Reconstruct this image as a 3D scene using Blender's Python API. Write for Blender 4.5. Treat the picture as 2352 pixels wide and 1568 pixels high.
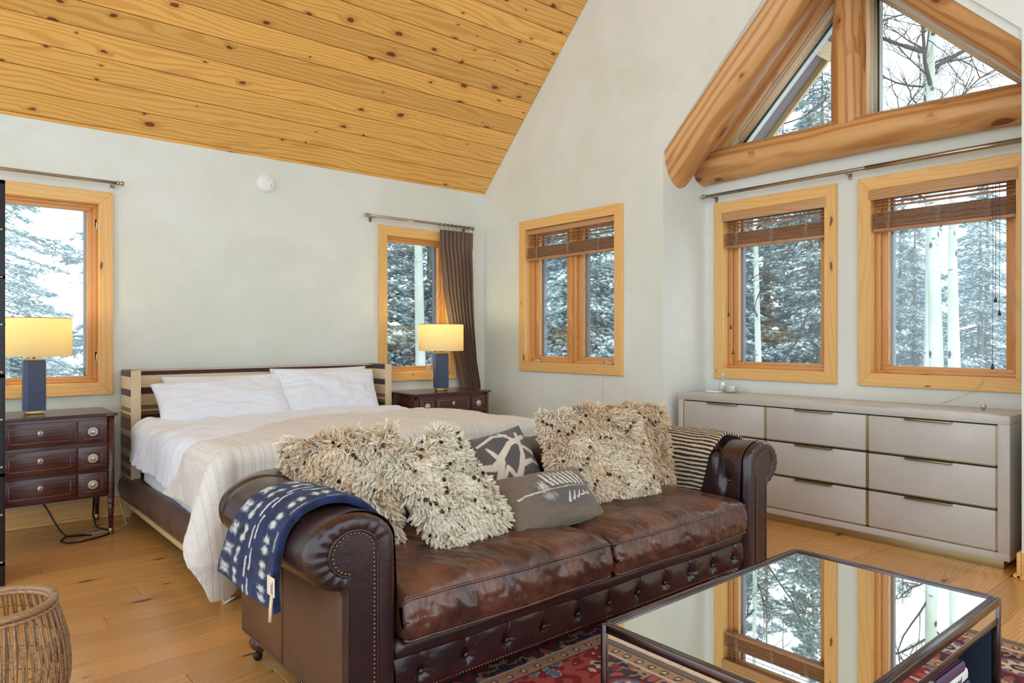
import bpy, bmesh, math, random
import numpy as np
from mathutils import Vector, Matrix, Euler
PI = math.pi
for o in list(bpy.data.objects): bpy.data.objects.remove(o)
scene = bpy.context.scene
C = scene.collection

# ------------------------------------------------------------------ camera
cd = bpy.data.cameras.new('camera'); cam = bpy.data.objects.new('camera', cd); C.objects.link(cam)
cd.sensor_width = 36.0; cd.lens = 1610.6 / 2352 * 36; cd.shift_y = -7 / 2352
cd.clip_start = 0.05; cd.clip_end = 300
cam.location = (-4.381, -5.602, 1.25); cam.rotation_euler = (PI / 2, 0, math.radians(49.7 - 90))
scene.camera = cam
# ------------------------------------------------------------------ world (overcast winter sky over snow)
w = bpy.data.worlds.new('world'); scene.world = w; w.use_nodes = True
bg = w.node_tree.nodes['Background']; bg.inputs[0].default_value = (0.77, 0.90, 1.0, 1); bg.inputs[1].default_value = 2.1
# ------------------------------------------------------------------ colour management
vs = scene.view_settings; vs.view_transform = 'Standard'; vs.look = 'None'; vs.exposure = 0.10; vs.gamma = 1.0
vs.use_curve_mapping = False

# ------------------------------------------------------------------ helpers
rnd = random.Random(7)
def lin(c):
    return c / 12.92 if c <= .04045 else ((c + .055) / 1.055) ** 2.4
def rgb(r, g, b): return (lin(r / 255), lin(g / 255), lin(b / 255), 1.0)
def arr(r, g, b): return np.array(rgb(r, g, b)[:3])
def tag(o, label=None, cat=None, group=None, kind=None):
    if label: o['label'] = label
    if cat: o['category'] = cat
    if group: o['group'] = group
    if kind: o['kind'] = kind
    return o
def thing(name, label, cat, loc=(0, 0, 0), rotz=0, group=None):
    o = bpy.data.objects.new(name, None); C.objects.link(o); o.empty_display_size = .1
    o.location = loc; o.rotation_euler = (0, 0, rotz)
    return tag(o, label, cat, group)
def struct_root(name, loc=(0, 0, 0), rotz=0):
    o = bpy.data.objects.new(name, None); C.objects.link(o); o.location = loc; o.rotation_euler = (0, 0, rotz)
    o['kind'] = 'structure'; return o
def mkobj(name, me, mat=None, parent=None, loc=None, rot=None):
    o = bpy.data.objects.new(name, me); C.objects.link(o)
    if mat is not None and len(me.materials) == 0: me.materials.append(mat)
    if parent is not None: o.parent = parent
    if loc is not None: o.location = loc
    if rot is not None: o.rotation_euler = rot
    return o
def np_mesh(name, V, F, col=None, smooth=True, uv=None):
    """V (n,3), F list of (m,k) int arrays or a single one"""
    V = np.asarray(V, float)
    Fs = [np.asarray(f, int) for f in (F if isinstance(F, list) else [F])]
    Fs = [f for f in Fs if len(f)]
    me = bpy.data.meshes.new(name)
    me.vertices.add(len(V)); me.vertices.foreach_set('co', V.ravel())
    nl = sum(f.size for f in Fs); nf = sum(len(f) for f in Fs)
    me.loops.add(nl); me.loops.foreach_set('vertex_index', np.concatenate([f.ravel() for f in Fs]).astype(np.int32))
    tot = np.concatenate([np.full(len(f), f.shape[1]) for f in Fs]); st = np.concatenate([[0], np.cumsum(tot)[:-1]])
    me.polygons.add(nf); me.polygons.foreach_set('loop_start', st.astype(np.int32)); me.polygons.foreach_set('loop_total', tot.astype(np.int32))
    me.polygons.foreach_set('use_smooth', np.full(nf, bool(smooth)))
    me.update(calc_edges=True)
    if col is not None:
        a = me.color_attributes.new('Col', 'FLOAT_COLOR', 'POINT')
        cc = np.ones((len(V), 4)); cc[:, :3] = col; a.data.foreach_set('color', cc.ravel())
    me.validate()
    return me
def grid_faces(nu, nv, wrap_u=False, off=0, flip=False):
    iu = np.arange(nu if wrap_u else nu - 1); iv = np.arange(nv - 1)
    a, b = np.meshgrid(iu, iv, indexing='ij'); a2 = (a + 1) % nu
    f = np.stack([a * nv + b, a2 * nv + b, a2 * nv + b + 1, a * nv + b + 1], -1).reshape(-1, 4) + off
    return f[:, ::-1] if flip else f
def join(parts):
    """parts: list of (V, F or [F..]) -> merged V, [F..]"""
    Vs, Fs, n = [], [], 0
    for V, F in parts:
        V = np.asarray(V, float)
        for f in (F if isinstance(F, list) else [F]): Fs.append(np.asarray(f, int) + n)
        Vs.append(V); n += len(V)
    return np.concatenate(Vs), Fs
BOXF = np.array([[0, 3, 2, 1], [4, 5, 6, 7], [0, 1, 5, 4], [1, 2, 6, 5], [2, 3, 7, 6], [3, 0, 4, 7]])
def boxv(x0, x1, y0, y1, z0, z1):
    return np.array([[x0, y0, z0], [x1, y0, z0], [x1, y1, z0], [x0, y1, z0], [x0, y0, z1], [x1, y0, z1], [x1, y1, z1], [x0, y1, z1]], float), BOXF
def box_mesh(name, b, bev=0.0, seg=2):
    bm = bmesh.new()
    V, F = boxv(*b); vs_ = [bm.verts.new(v) for v in V]
    for f in F: bm.faces.new([vs_[i] for i in f])
    if bev > 0: bmesh.ops.bevel(bm, geom=bm.edges[:], offset=bev, segments=seg, profile=.5, affect='EDGES')
    me = bpy.data.meshes.new(name); bm.to_mesh(me); bm.free()
    if bev > 0:
        me.polygons.foreach_set('use_smooth', [True] * len(me.polygons))
        try: me.set_sharp_from_angle(angle=math.radians(35))
        except Exception: pass
    return me
def box(name, b, mat, parent=None, bev=0.0, seg=2, loc=None, rot=None):
    return mkobj(name, box_mesh(name, b, bev, seg), mat, parent, loc, rot)
def boxes(name, bl, mat, parent=None):
    V, F = join([boxv(*b) for b in bl]); return mkobj(name, np_mesh(name, V, F, smooth=False), mat, parent)
def tube_geo(pts, r, n=8, cap=True):
    P = np.asarray(pts, float); m = len(P); r = np.broadcast_to(np.asarray(r, float), (m,))
    T = np.gradient(P, axis=0); T /= np.linalg.norm(T, axis=1, keepdims=True) + 1e-12
    up = np.array([0, 0, 1.0]) if abs(T[0, 2]) < .9 else np.array([1.0, 0, 0])
    N = np.zeros_like(P); nn = np.cross(T[0], up); nn /= np.linalg.norm(nn)
    for i in range(m):
        nn = nn - T[i] * (nn @ T[i]); nn /= np.linalg.norm(nn) + 1e-12; N[i] = nn
    B = np.cross(T, N); a = np.arange(n) / n * 2 * PI
    V = P[:, None, :] + (N[:, None, :] * np.cos(a)[None, :, None] + B[:, None, :] * np.sin(a)[None, :, None]) * r[:, None, None]
    V = V.reshape(-1, 3)
    i, j = np.meshgrid(np.arange(m - 1), np.arange(n), indexing='ij'); j2 = (j + 1) % n
    F = [np.stack([i * n + j, i * n + j2, (i + 1) * n + j2, (i + 1) * n + j], -1).reshape(-1, 4)]
    if cap: F += [np.arange(n)[::-1].reshape(1, n), ((m - 1) * n + np.arange(n)).reshape(1, n)]
    return V, F
def tube(name, pts, r, mat, parent=None, n=8, cap=True):
    V, F = tube_geo(pts, r, n, cap); return mkobj(name, np_mesh(name, V, F), mat, parent)
def lathe_geo(prof, n=24, axis_loc=(0, 0, 0)):
    """prof list of (r, z)"""
    Pf = np.asarray(prof, float); m = len(Pf); a = np.arange(n) / n * 2 * PI
    V = np.stack([Pf[:, None, 0] * np.cos(a), Pf[:, None, 0] * np.sin(a), np.repeat(Pf[:, 1][:, None], n, 1)], -1).reshape(-1, 3) + np.asarray(axis_loc)
    i, j = np.meshgrid(np.arange(m - 1), np.arange(n), indexing='ij'); j2 = (j + 1) % n
    F = np.stack([i * n + j, i * n + j2, (i + 1) * n + j2, (i + 1) * n + j], -1).reshape(-1, 4)
    return V, [F, np.arange(n)[::-1].reshape(1, n), ((m - 1) * n + np.arange(n)).reshape(1, n)]
def lathe(name, prof, mat, parent=None, n=24, loc=(0, 0, 0), sharp=None):
    V, F = lathe_geo(prof, n); me = np_mesh(name, V, F)
    if sharp:
        try: me.set_sharp_from_angle(angle=math.radians(sharp))
        except Exception: pass
    return mkobj(name, me, mat, parent, loc)
def poly_prism(pts, t0, t1, axis='y'):
    """closed polygon pts (a,b) extruded along axis; returns V,[F]; axis 'y': (a,t,b), 'x': (t,a,b), 'z': (a,b,t)"""
    n = len(pts)
    def mk(t):
        return [((a, t, b) if axis == 'y' else (t, a, b) if axis == 'x' else (a, b, t)) for a, b in pts]
    V = np.array(mk(t0) + mk(t1), float); i = np.arange(n); j = (i + 1) % n
    return V, [np.stack([i, j, j + n, i + n], -1), np.arange(n)[::-1].reshape(1, n), (np.arange(n) + n).reshape(1, n)]
def fixn(me):
    bm = bmesh.new(); bm.from_mesh(me); bmesh.ops.recalc_face_normals(bm, faces=bm.faces[:]); bm.to_mesh(me); bm.free(); return me
def copy_tree(o, parent=None):
    c = o.copy(); C.objects.link(c); c.parent = parent
    for ch in o.children: copy_tree(ch, c)
    return c
def hash2(ix, iy, s):
    h = (ix.astype(np.int64) * 374761393 + iy.astype(np.int64) * 668265263 + s * 1442695041) & 0xFFFFFFFF
    h = ((h ^ (h >> 13)) * 1274126177) & 0xFFFFFFFF
    return ((h ^ (h >> 16)) & 0xFFFF) / 65535.0
def vnoise(x, y, s=0):
    x = np.asarray(x, float); y = np.asarray(y, float)
    x, y = np.broadcast_arrays(x, y)
    ix = np.floor(x); iy = np.floor(y); fx = x - ix; fy = y - iy
    fx = fx * fx * (3 - 2 * fx); fy = fy * fy * (3 - 2 * fy); ix = ix.astype(np.int64); iy = iy.astype(np.int64)
    a = hash2(ix, iy, s); b = hash2(ix + 1, iy, s); c = hash2(ix, iy + 1, s); d = hash2(ix + 1, iy + 1, s)
    return (a * (1 - fx) + b * fx) * (1 - fy) + (c * (1 - fx) + d * fx) * fy
def fbm(x, y, s=0, o=4):
    r = 0; a = .5; f = 1.0
    for i in range(o): r = r + a * (vnoise(np.asarray(x) * f, np.asarray(y) * f, s + i * 17) - .5) * 2; a *= .5; f *= 2.03
    return r
def ridged(x, y, s=0, o=3):
    r = 0; a = .6; f = 1.0
    for i in range(o): r = r + a * (1 - np.abs(vnoise(np.asarray(x) * f, np.asarray(y) * f, s + i * 11) * 2 - 1)); a *= .45; f *= 2.1
    return r
def sstep(a, b, x):
    t = np.clip((x - a) / (b - a), 0, 1); return t * t * (3 - 2 * t)
def orient(o, c, r, u):
    r = Vector(r).normalized(); u = Vector(u); u = (u - r * u.dot(r)).normalized(); n = r.cross(u)
    M = Matrix((r, u, n)).transposed().to_4x4(); M.translation = Vector(c); o.matrix_world = M
# ------------------------------------------------------------------ material helpers
def nmat(name):
    m = bpy.data.materials.new(name); m.use_nodes = True; nt = m.node_tree
    return m, nt, nt.nodes['Principled BSDF']
def N(nt, typ, ins=None, **props):
    n = nt.nodes.new(typ)
    for k, v in props.items(): setattr(n, k, v)
    for k, v in (ins or {}).items():
        s = n.inputs[k]
        if isinstance(v, bpy.types.NodeSocket): nt.links.new(v, s)
        else: s.default_value = v
    return n
def MATH(nt, op, a, b=0.0, c=None, clamp=False):
    d = {0: a, 1: b}
    if c is not None: d[2] = c
    n = N(nt, 'ShaderNodeMath', d, operation=op); n.use_clamp = clamp; return n.outputs[0]
def VM(nt, op, a, b=(0, 0, 0)):
    return N(nt, 'ShaderNodeVectorMath', {0: a, 1: b}, operation=op).outputs[0]
def MIX(nt, f, a, b, bt='MIX'):
    n = nt.nodes.new('ShaderNodeMix'); n.data_type = 'RGBA'; n.blend_type = bt
    for s, v in ((n.inputs[0], f), (n.inputs[6], a), (n.inputs[7], b)):
        if isinstance(v, bpy.types.NodeSocket): nt.links.new(v, s)
        else: s.default_value = v
    return n.outputs[2]
def MR(nt, v, a, b, c=0.0, d=1.0, smooth=True):
    n = N(nt, 'ShaderNodeMapRange', {'Value': v, 'From Min': a, 'From Max': b, 'To Min': c, 'To Max': d}, interpolation_type='SMOOTHSTEP' if smooth else 'LINEAR'); return n.outputs[0]
def bump(nt, bsdf, h, strength=.3, dist=.01):
    b = N(nt, 'ShaderNodeBump', {'Height': h, 'Strength': strength, 'Distance': dist}); nt.links.new(b.outputs[0], bsdf.inputs['Normal'])
def setc(nt, bsdf, v):
    if isinstance(v, bpy.types.NodeSocket): nt.links.new(v, bsdf.inputs['Base Color'])
    else: bsdf.inputs['Base Color'].default_value = v
def plain(name, col, rough=.5, metal=0.0, spec=None, noise=0.0, nscale=20, bumps=0.0, bscale=60, bdist=.003, coat=0.0, sheen=0.0):
    m, nt, b = nmat(name); b.inputs['Roughness'].default_value = rough; b.inputs['Metallic'].default_value = metal
    if spec is not None: b.inputs['Specular IOR Level'].default_value = spec
    if coat: b.inputs['Coat Weight'].default_value = coat; b.inputs['Coat Roughness'].default_value = .12
    if sheen: b.inputs['Sheen Weight'].default_value = sheen
    tc = N(nt, 'ShaderNodeTexCoord')
    if noise:
        nz = N(nt, 'ShaderNodeTexNoise', {'Vector': tc.outputs['Object'], 'Scale': nscale, 'Detail': 4.0})
        f = MR(nt, nz.outputs[0], .3, .7)
        dk = tuple(c * (1 - noise) for c in col[:3]) + (1,); lt = tuple(min(1, c * (1 + noise)) for c in col[:3]) + (1,)
        setc(nt, b, MIX(nt, f, dk, lt))
    else: setc(nt, b, col)
    if bumps:
        nb = N(nt, 'ShaderNodeTexNoise', {'Vector': tc.outputs['Object'], 'Scale': bscale, 'Detail': 3.0}); bump(nt, b, nb.outputs[0], bumps, bdist)
    return m
def wood(name, light, dark, knot, rough=.42, cell=(.42, .22), kr=.075, dens=.5, period=.016, stretch=.06, var=.16, contrast=1.0, streak=0.0, coat=0.0, plane='xy', warp=1.0):
    m, nt, b = nmat(name); b.inputs['Roughness'].default_value = rough
    if coat: b.inputs['Coat Weight'].default_value = coat; b.inputs['Coat Roughness'].default_value = .18
    tc = N(nt, 'ShaderNodeTexCoord'); oi = N(nt, 'ShaderNodeObjectInfo')
    r = oi.outputs['Random']
    off = N(nt, 'ShaderNodeCombineXYZ', {0: MATH(nt, 'MULTIPLY', r, 37.0), 1: MATH(nt, 'MULTIPLY', r, 91.3), 2: MATH(nt, 'MULTIPLY', r, 53.7)}).outputs[0]
    v = VM(nt, 'ADD', tc.outputs['Object'], off)
    wn = N(nt, 'ShaderNodeTexNoise', {'Vector': v, 'Scale': 14.0, 'Detail': 2.0})
    vw = VM(nt, 'ADD', v, VM(nt, 'MULTIPLY', VM(nt, 'SUBTRACT', wn.outputs['Color'], (.5, .5, .5)), (.05, .03, .03)))
    vk = VM(nt, 'MULTIPLY', vw, (1 / cell[0], 1 / cell[1], 1 / cell[1]))
    if plane == 'xz': sk_ = N(nt, 'ShaderNodeSeparateXYZ', {0: vk}); vk = N(nt, 'ShaderNodeCombineXYZ', {0: sk_.outputs[0], 1: sk_.outputs[2]}).outputs[0]
    vo = N(nt, 'ShaderNodeTexVoronoi', {'Vector': vk, 'Scale': 1.0}, feature='F1', voronoi_dimensions='3D' if plane == '3d' else '2D'); d = vo.outputs['Distance']
    sep = N(nt, 'ShaderNodeSeparateColor', {0: vo.outputs['Color']})
    ex = MATH(nt, 'LESS_THAN', sep.outputs[0], dens); sz = MR(nt, MATH(nt, 'POWER', sep.outputs[1], 2.2), 0, 1, kr * .35, kr * 1.5, False)
    core = MATH(nt, 'MULTIPLY', MATH(nt, 'SUBTRACT', 1.0, MR(nt, MATH(nt, 'DIVIDE', d, sz), .72, 1.1)), ex)
    halo = MATH(nt, 'MULTIPLY', MATH(nt, 'SUBTRACT', 1.0, MR(nt, MATH(nt, 'DIVIDE', d, sz), .8, 3.2)), ex)
    # grain, bent round the knots
    sx = N(nt, 'ShaderNodeSeparateXYZ', {0: v})
    ln = N(nt, 'ShaderNodeTexNoise', {'Vector': VM(nt, 'MULTIPLY', v, (.8, 5.0, 5.0)), 'Scale': 1.0, 'Detail': 2.0})
    yc_ = sx.outputs[2] if plane == 'xz' else sx.outputs[1] if plane == 'xy' else MATH(nt, 'ADD', sx.outputs[1], MATH(nt, 'MULTIPLY', sx.outputs[2], .8))
    gy = MATH(nt, 'ADD', yc_, MATH(nt, 'ADD', MATH(nt, 'MULTIPLY', halo, .022), MATH(nt, 'MULTIPLY', ln.outputs[0], .26 * warp)))
    gv = N(nt, 'ShaderNodeCombineXYZ', {0: MATH(nt, 'MULTIPLY', sx.outputs[0], stretch), 1: gy, 2: MATH(nt, 'MULTIPLY', sx.outputs[2], 1.0)}).outputs[0]
    wv = N(nt, 'ShaderNodeTexWave', {'Vector': gv, 'Scale': .314 / period, 'Distortion': 2.0, 'Detail': 2.0, 'Detail Scale': .5}, wave_type='BANDS', bands_direction='Y')
    fn = N(nt, 'ShaderNodeTexNoise', {'Vector': VM(nt, 'MULTIPLY', v, (3.0, 140.0, 140.0)), 'Scale': 1.0, 'Detail': 3.0})
    f = MATH(nt, 'ADD', MATH(nt, 'MULTIPLY', MR(nt, wv.outputs['Fac'], .35, 1.0), .55 * contrast), MATH(nt, 'MULTIPLY', fn.outputs[0], .45 * contrast), clamp=True)
    col = MIX(nt, f, light, dark)
    if streak:
        st = N(nt, 'ShaderNodeTexNoise', {'Vector': VM(nt, 'MULTIPLY', v, (1.1, 16.0, 16.0)), 'Scale': 1.0, 'Detail': 5.0, 'Roughness': .65})
        col = MIX(nt, MATH(nt, 'MULTIPLY', MR(nt, st.outputs[0], .6, .74), streak), col, knot)
    col = MIX(nt, MATH(nt, 'MULTIPLY', halo, .55), col, dark)
    col = MIX(nt, MATH(nt, 'MULTIPLY', core, .9), col, knot)
    br = MR(nt, r, 0, 1, 1 - var, 1 + var * .6, False)
    hs = N(nt, 'ShaderNodeHueSaturation', {'Value': br, 'Color': col}).outputs[0]
    setc(nt, b, hs); bump(nt, b, MATH(nt, 'ADD', wv.outputs['Fac'], MATH(nt, 'MULTIPLY', core, -1.0)), .12, .002)
    return m
def leather(name, dark, light, rough=.32, scale=3.0, wr=.25, coat=.15, fine=260, crease=0.0):
    m, nt, b = nmat(name); tc = N(nt, 'ShaderNodeTexCoord'); v = tc.outputs['Object']
    n1 = N(nt, 'ShaderNodeTexNoise', {'Vector': v, 'Scale': scale, 'Detail': 5.0, 'Roughness': .6})
    n2 = N(nt, 'ShaderNodeTexNoise', {'Vector': v, 'Scale': scale * 9, 'Detail': 3.0})
    f = MATH(nt, 'ADD', MR(nt, n1.outputs[0], .35, .68, 0, .85), MATH(nt, 'MULTIPLY', n2.outputs[0], .15))
    setc(nt, b, MIX(nt, f, dark, light))
    nt.links.new(MR(nt, n1.outputs[0], .3, .7, rough * 1.15, rough * .85), b.inputs['Roughness'])
    b.inputs['Coat Weight'].default_value = coat; b.inputs['Coat Roughness'].default_value = .2
    vo = N(nt, 'ShaderNodeTexVoronoi', {'Vector': v, 'Scale': fine}, feature='F1')
    n3 = N(nt, 'ShaderNodeTexNoise', {'Vector': v, 'Scale': 22.0, 'Detail': 4.0, 'Distortion': .6})
    hgt = MATH(nt, 'ADD', MATH(nt, 'MULTIPLY', vo.outputs['Distance'], .25), n3.outputs[0])
    if crease:
        wn = N(nt, 'ShaderNodeTexNoise', {'Vector': v, 'Scale': 5.0, 'Detail': 2.0}); vv = VM(nt, 'ADD', v, VM(nt, 'MULTIPLY', wn.outputs['Color'], (.12, .12, .05)))
        n4 = N(nt, 'ShaderNodeTexNoise', {'Vector': VM(nt, 'MULTIPLY', vv, (19, 5, 7)), 'Scale': 1.0, 'Detail': 3.0})
        rd = MATH(nt, 'ABSOLUTE', MATH(nt, 'SUBTRACT', n4.outputs[0], .5)); hgt = MATH(nt, 'ADD', hgt, MATH(nt, 'MULTIPLY', MR(nt, rd, 0.0, .12), crease))
    bump(nt, b, hgt, wr, .006)
    return m
def attr_mat(name, rough=.85, sheen=.2, bscale=300, bs=.3, weave=False):
    m, nt, b = nmat(name); a = N(nt, 'ShaderNodeVertexColor', layer_name='Col'); setc(nt, b, a.outputs[0])
    b.inputs['Roughness'].default_value = rough; b.inputs['Sheen Weight'].default_value = sheen
    tc = N(nt, 'ShaderNodeTexCoord'); nz = N(nt, 'ShaderNodeTexNoise', {'Vector': tc.outputs['Object'], 'Scale': bscale, 'Detail': 2.0}); bump(nt, b, nz.outputs[0], bs, .003)
    return m
def cloth(name, c1, c2, scale=(400, 400, 400), rough=.9, bs=.25, sheen=.15, lowvar=.06):
    m, nt, b = nmat(name); tc = N(nt, 'ShaderNodeTexCoord'); v = tc.outputs['Object']
    n = N(nt, 'ShaderNodeTexNoise', {'Vector': VM(nt, 'MULTIPLY', v, scale), 'Scale': 1.0, 'Detail': 1.0})
    l = N(nt, 'ShaderNodeTexNoise', {'Vector': v, 'Scale': 4.0, 'Detail': 3.0})
    c = MIX(nt, MR(nt, n.outputs[0], .3, .7), c1, c2)
    setc(nt, b, N(nt, 'ShaderNodeHueSaturation', {'Value': MR(nt, l.outputs[0], .3, .7, 1 - lowvar, 1 + lowvar), 'Color': c}).outputs[0])
    b.inputs['Roughness'].default_value = rough; b.inputs['Sheen Weight'].default_value = sheen; bump(nt, b, n.outputs[0], bs, .002)
    return m
M = {}
def plaster():
    m, nt, b = nmat('plaster'); tc = N(nt, 'ShaderNodeTexCoord'); g = N(nt, 'ShaderNodeNewGeometry').outputs['Position']
    n1 = N(nt, 'ShaderNodeTexNoise', {'Vector': g, 'Scale': 1.1, 'Detail': 6.0, 'Roughness': .6, 'Distortion': .4})
    n2 = N(nt, 'ShaderNodeTexNoise', {'Vector': g, 'Scale': 5.0, 'Detail': 5.0, 'Distortion': 1.0})
    c = MIX(nt, MR(nt, n1.outputs[0], .35, .65), rgb(222, 224, 211), rgb(231, 232, 225))
    c = MIX(nt, MR(nt, n2.outputs[0], .4, .75, 0, .35), c, rgb(220, 222, 208))
    setc(nt, b, c); b.inputs['Roughness'].default_value = .62
    n3 = N(nt, 'ShaderNodeTexNoise', {'Vector': g, 'Scale': 9.0, 'Detail': 6.0, 'Distortion': 1.5}); bump(nt, b, n3.outputs[0], .22, .012)
    return m
M['plaster'] = plaster()
M['ceil'] = wood('ceiling_pine', rgb(244, 190, 102), rgb(204, 132, 58), rgb(96, 50, 30), rough=.4, cell=(.33, .16), kr=.085, dens=.55, period=.034, stretch=.03, var=.16, streak=.35, contrast=.75)
M['floor'] = wood('floor_oak', rgb(222, 166, 96), rgb(186, 124, 60), rgb(96, 58, 32), rough=.26, cell=(.6, .2), kr=.055, dens=.22, period=.024, stretch=.03, var=.18, contrast=.6, streak=.18, coat=.25)
M['casing'] = wood('casing_alder', rgb(240, 190, 118), rgb(222, 166, 92), rgb(104, 56, 30), rough=.4, cell=(.42, .11), kr=.065, dens=.35, period=.03, var=.05, contrast=.7, plane='xz')
M['sash'] = wood('sash_fir', rgb(226, 168, 102), rgb(204, 138, 76), rgb(160, 88, 42), rough=.3, dens=.0, period=.012, var=.06, plane='xz')
M['log'] = wood('peeled_log', rgb(228, 176, 112), rgb(176, 112, 58), rgb(112, 66, 36), rough=.42, cell=(.30, .15), kr=.22, dens=.5, period=.07, stretch=.02, var=.05, contrast=1.0, streak=1.0, plane='3d', warp=.5)
M['trimrod'] = wood('pale_trim', rgb(240, 214, 176), rgb(222, 186, 140), rgb(120, 70, 40), dens=.1, var=.04, plane='3d')
M['blind'] = wood('blind_wood', rgb(200, 150, 110), rgb(170, 118, 80), rgb(120, 74, 46), rough=.35, dens=.0, period=.01, var=.08)
M['valance'] = wood('valance_wood', rgb(204, 158, 108), rgb(182, 132, 84), rgb(130, 86, 52), rough=.4, dens=.0, period=.02, var=.03, plane='xz')
M['dark_wood'] = wood('mahogany', rgb(88, 42, 34), rgb(54, 22, 22), rgb(36, 14, 12), rough=.26, dens=.0, period=.03, var=.06, coat=.3, plane='xz')
M['rail'] = wood('pale_beech', rgb(222, 192, 142), rgb(206, 170, 116), rgb(150, 110, 70), dens=.0, period=.012, var=.04)
M['glass'] = None
def glass(name, tint=(1, 1, 1, 1), fac=.05):
    m = bpy.data.materials.new(name); m.use_nodes = True; nt = m.node_tree; nt.nodes.clear()
    o = N(nt, 'ShaderNodeOutputMaterial'); t = N(nt, 'ShaderNodeBsdfTransparent', {'Color': tint}); g = N(nt, 'ShaderNodeBsdfGlossy', {'Roughness': .0, 'Color': (1, 1, 1, 1)})
    mx = N(nt, 'ShaderNodeMixShader', {0: fac, 1: t.outputs[0], 2: g.outputs[0]}); nt.links.new(mx.outputs[0], o.inputs[0]); return m
M['glass'] = glass('window_glass', (.97, .99, .985, 1), .05)
M['bottle_glass'] = glass('bottle_glass', (.93, .95, .94, 1), .22)
M['leather'] = leather('sofa_leather', rgb(34, 18, 22), rgb(64, 36, 34), rough=.28, coat=.4)
M['cushion_leather'] = leather('cushion_leather', rgb(58, 30, 26), rgb(114, 70, 52), rough=.25, scale=5.0, coat=.5, wr=.5, crease=.7)
M['side_leather'] = leather('side_leather', rgb(84, 58, 42), rgb(106, 74, 52), rough=.42, scale=2.0, wr=.12, coat=.05)
M['bed_leather'] = leather('bed_leather', rgb(82, 60, 52), rgb(112, 84, 72), rough=.42, scale=3.0, wr=.15, coat=.05)
M['sheet'] = cloth('white_cotton', rgb(230, 234, 244), rgb(239, 242, 249), (300, 300, 300), bs=.08, lowvar=.01)
M['linen'] = cloth('beige_linen', rgb(214, 188, 152), rgb(228, 206, 174), (500, 500, 500))
M['mattress'] = cloth('mattress_ticking', rgb(226, 214, 184), rgb(236, 226, 200), (300, 300, 300))
M['curtain'] = cloth('brown_curtain', rgb(104, 82, 68), rgb(122, 98, 82), (200, 200, 500), bs=.15)
M['dresser'] = cloth('dresser_linen', rgb(188, 181, 173), rgb(200, 194, 186), (60, 60, 900), rough=.3, bs=.06, sheen=0, lowvar=.03)
M['brass'] = plain('aged_brass', rgb(176, 150, 98), .32, 1.0, noise=.12, nscale=8)
M['brass_pale'] = plain('pale_brass', rgb(186, 172, 128), .4, 1.0)
M['silver'] = plain('silver_metal', rgb(214, 208, 198), .36, .7)
M['bronze'] = plain('bronze_rod', rgb(176, 166, 154), .25, 1.0)
M['nail'] = plain('nailhead_brass', rgb(140, 110, 86), .35, 1.0)
M['table_metal'] = plain('bronze_frame', rgb(104, 94, 98), .18, 1.0, noise=.2, nscale=6)
M['black'] = plain('black_metal', rgb(34, 33, 38), .4, .3, noise=.2, nscale=40)
M['black_plastic'] = plain('black_plastic', rgb(22, 21, 22), .45)
M['white_plastic'] = plain('white_plastic', rgb(240, 240, 236), .4)
M['navy'] = plain('navy_shagreen', rgb(58, 70, 98), .42, bumps=.2, bscale=500, noise=.06)
M['navy_panel'] = plain('navy_panel', rgb(36, 46, 66), .55, noise=.1, nscale=120)
M['mirror'] = plain('mirror_glass', rgb(232, 232, 226), .012, 1.0)
M['rattan'] = wood('rattan', rgb(178, 140, 102), rgb(134, 96, 64), rgb(84, 56, 34), rough=.35, dens=.1, period=.01, var=.16, coat=.2)
M['snow'] = plain('snow', rgb(246, 250, 252), .7)
M['needles'] = plain('hazed_spruce_needles', rgb(150, 182, 184), .7, noise=.3, nscale=3)  # needle colour lightened: the pale outdoor haze is put into it
M['bark'] = plain('grey_bark', rgb(150, 146, 138), .85, noise=.25, nscale=12, bumps=.4, bscale=30, bdist=.02)
M['twig'] = plain('bare_twig', rgb(78, 80, 80), .8, noise=.2, nscale=6)
M['wool'] = attr_mat('shaggy_wool', .9, .3, 200, .1)
M['wool_back'] = cloth('cream_cotton', rgb(222, 208, 180), rgb(232, 220, 196), (400, 400, 400))
M['sequin'] = plain('dark_sequin', rgb(70, 54, 44), .25, .9)
M['printed'] = attr_mat('printed_linen', .85, .2, 500, .2)
M['blanket'] = attr_mat('woven_blanket', .95, .08, 350, .6)
M['rug'] = attr_mat('wool_rug', .95, .0, 500, .5)
M['paper'] = plain('book_paper', rgb(222, 214, 196), .8)
def aspen():
    m, nt, b = nmat('aspen_bark'); tc = N(nt, 'ShaderNodeTexCoord'); v = tc.outputs['Object']
    n = N(nt, 'ShaderNodeTexNoise', {'Vector': VM(nt, 'MULTIPLY', v, (5, 5, 14)), 'Scale': 1.0, 'Detail': 4.0})
    vo = N(nt, 'ShaderNodeTexVoronoi', {'Vector': VM(nt, 'MULTIPLY', v, (5, 5, 3.2)), 'Scale': 1.0})
    n2 = N(nt, 'ShaderNodeTexNoise', {'Vector': VM(nt, 'MULTIPLY', v, (2, 2, 1)), 'Scale': 1.0})
    c = MIX(nt, MR(nt, n2.outputs[0], .35, .65), rgb(196, 206, 188), rgb(232, 236, 226))
    c = MIX(nt, MR(nt, n.outputs[0], .66, .74), c, rgb(120, 120, 112))
    c = MIX(nt, MATH(nt, 'SUBTRACT', 1.0, MR(nt, vo.outputs['Distance'], .1, .2)), c, rgb(66, 62, 60))
    setc(nt, b, c); b.inputs['Roughness'].default_value = .75; return m
M['aspen'] = aspen()
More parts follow.
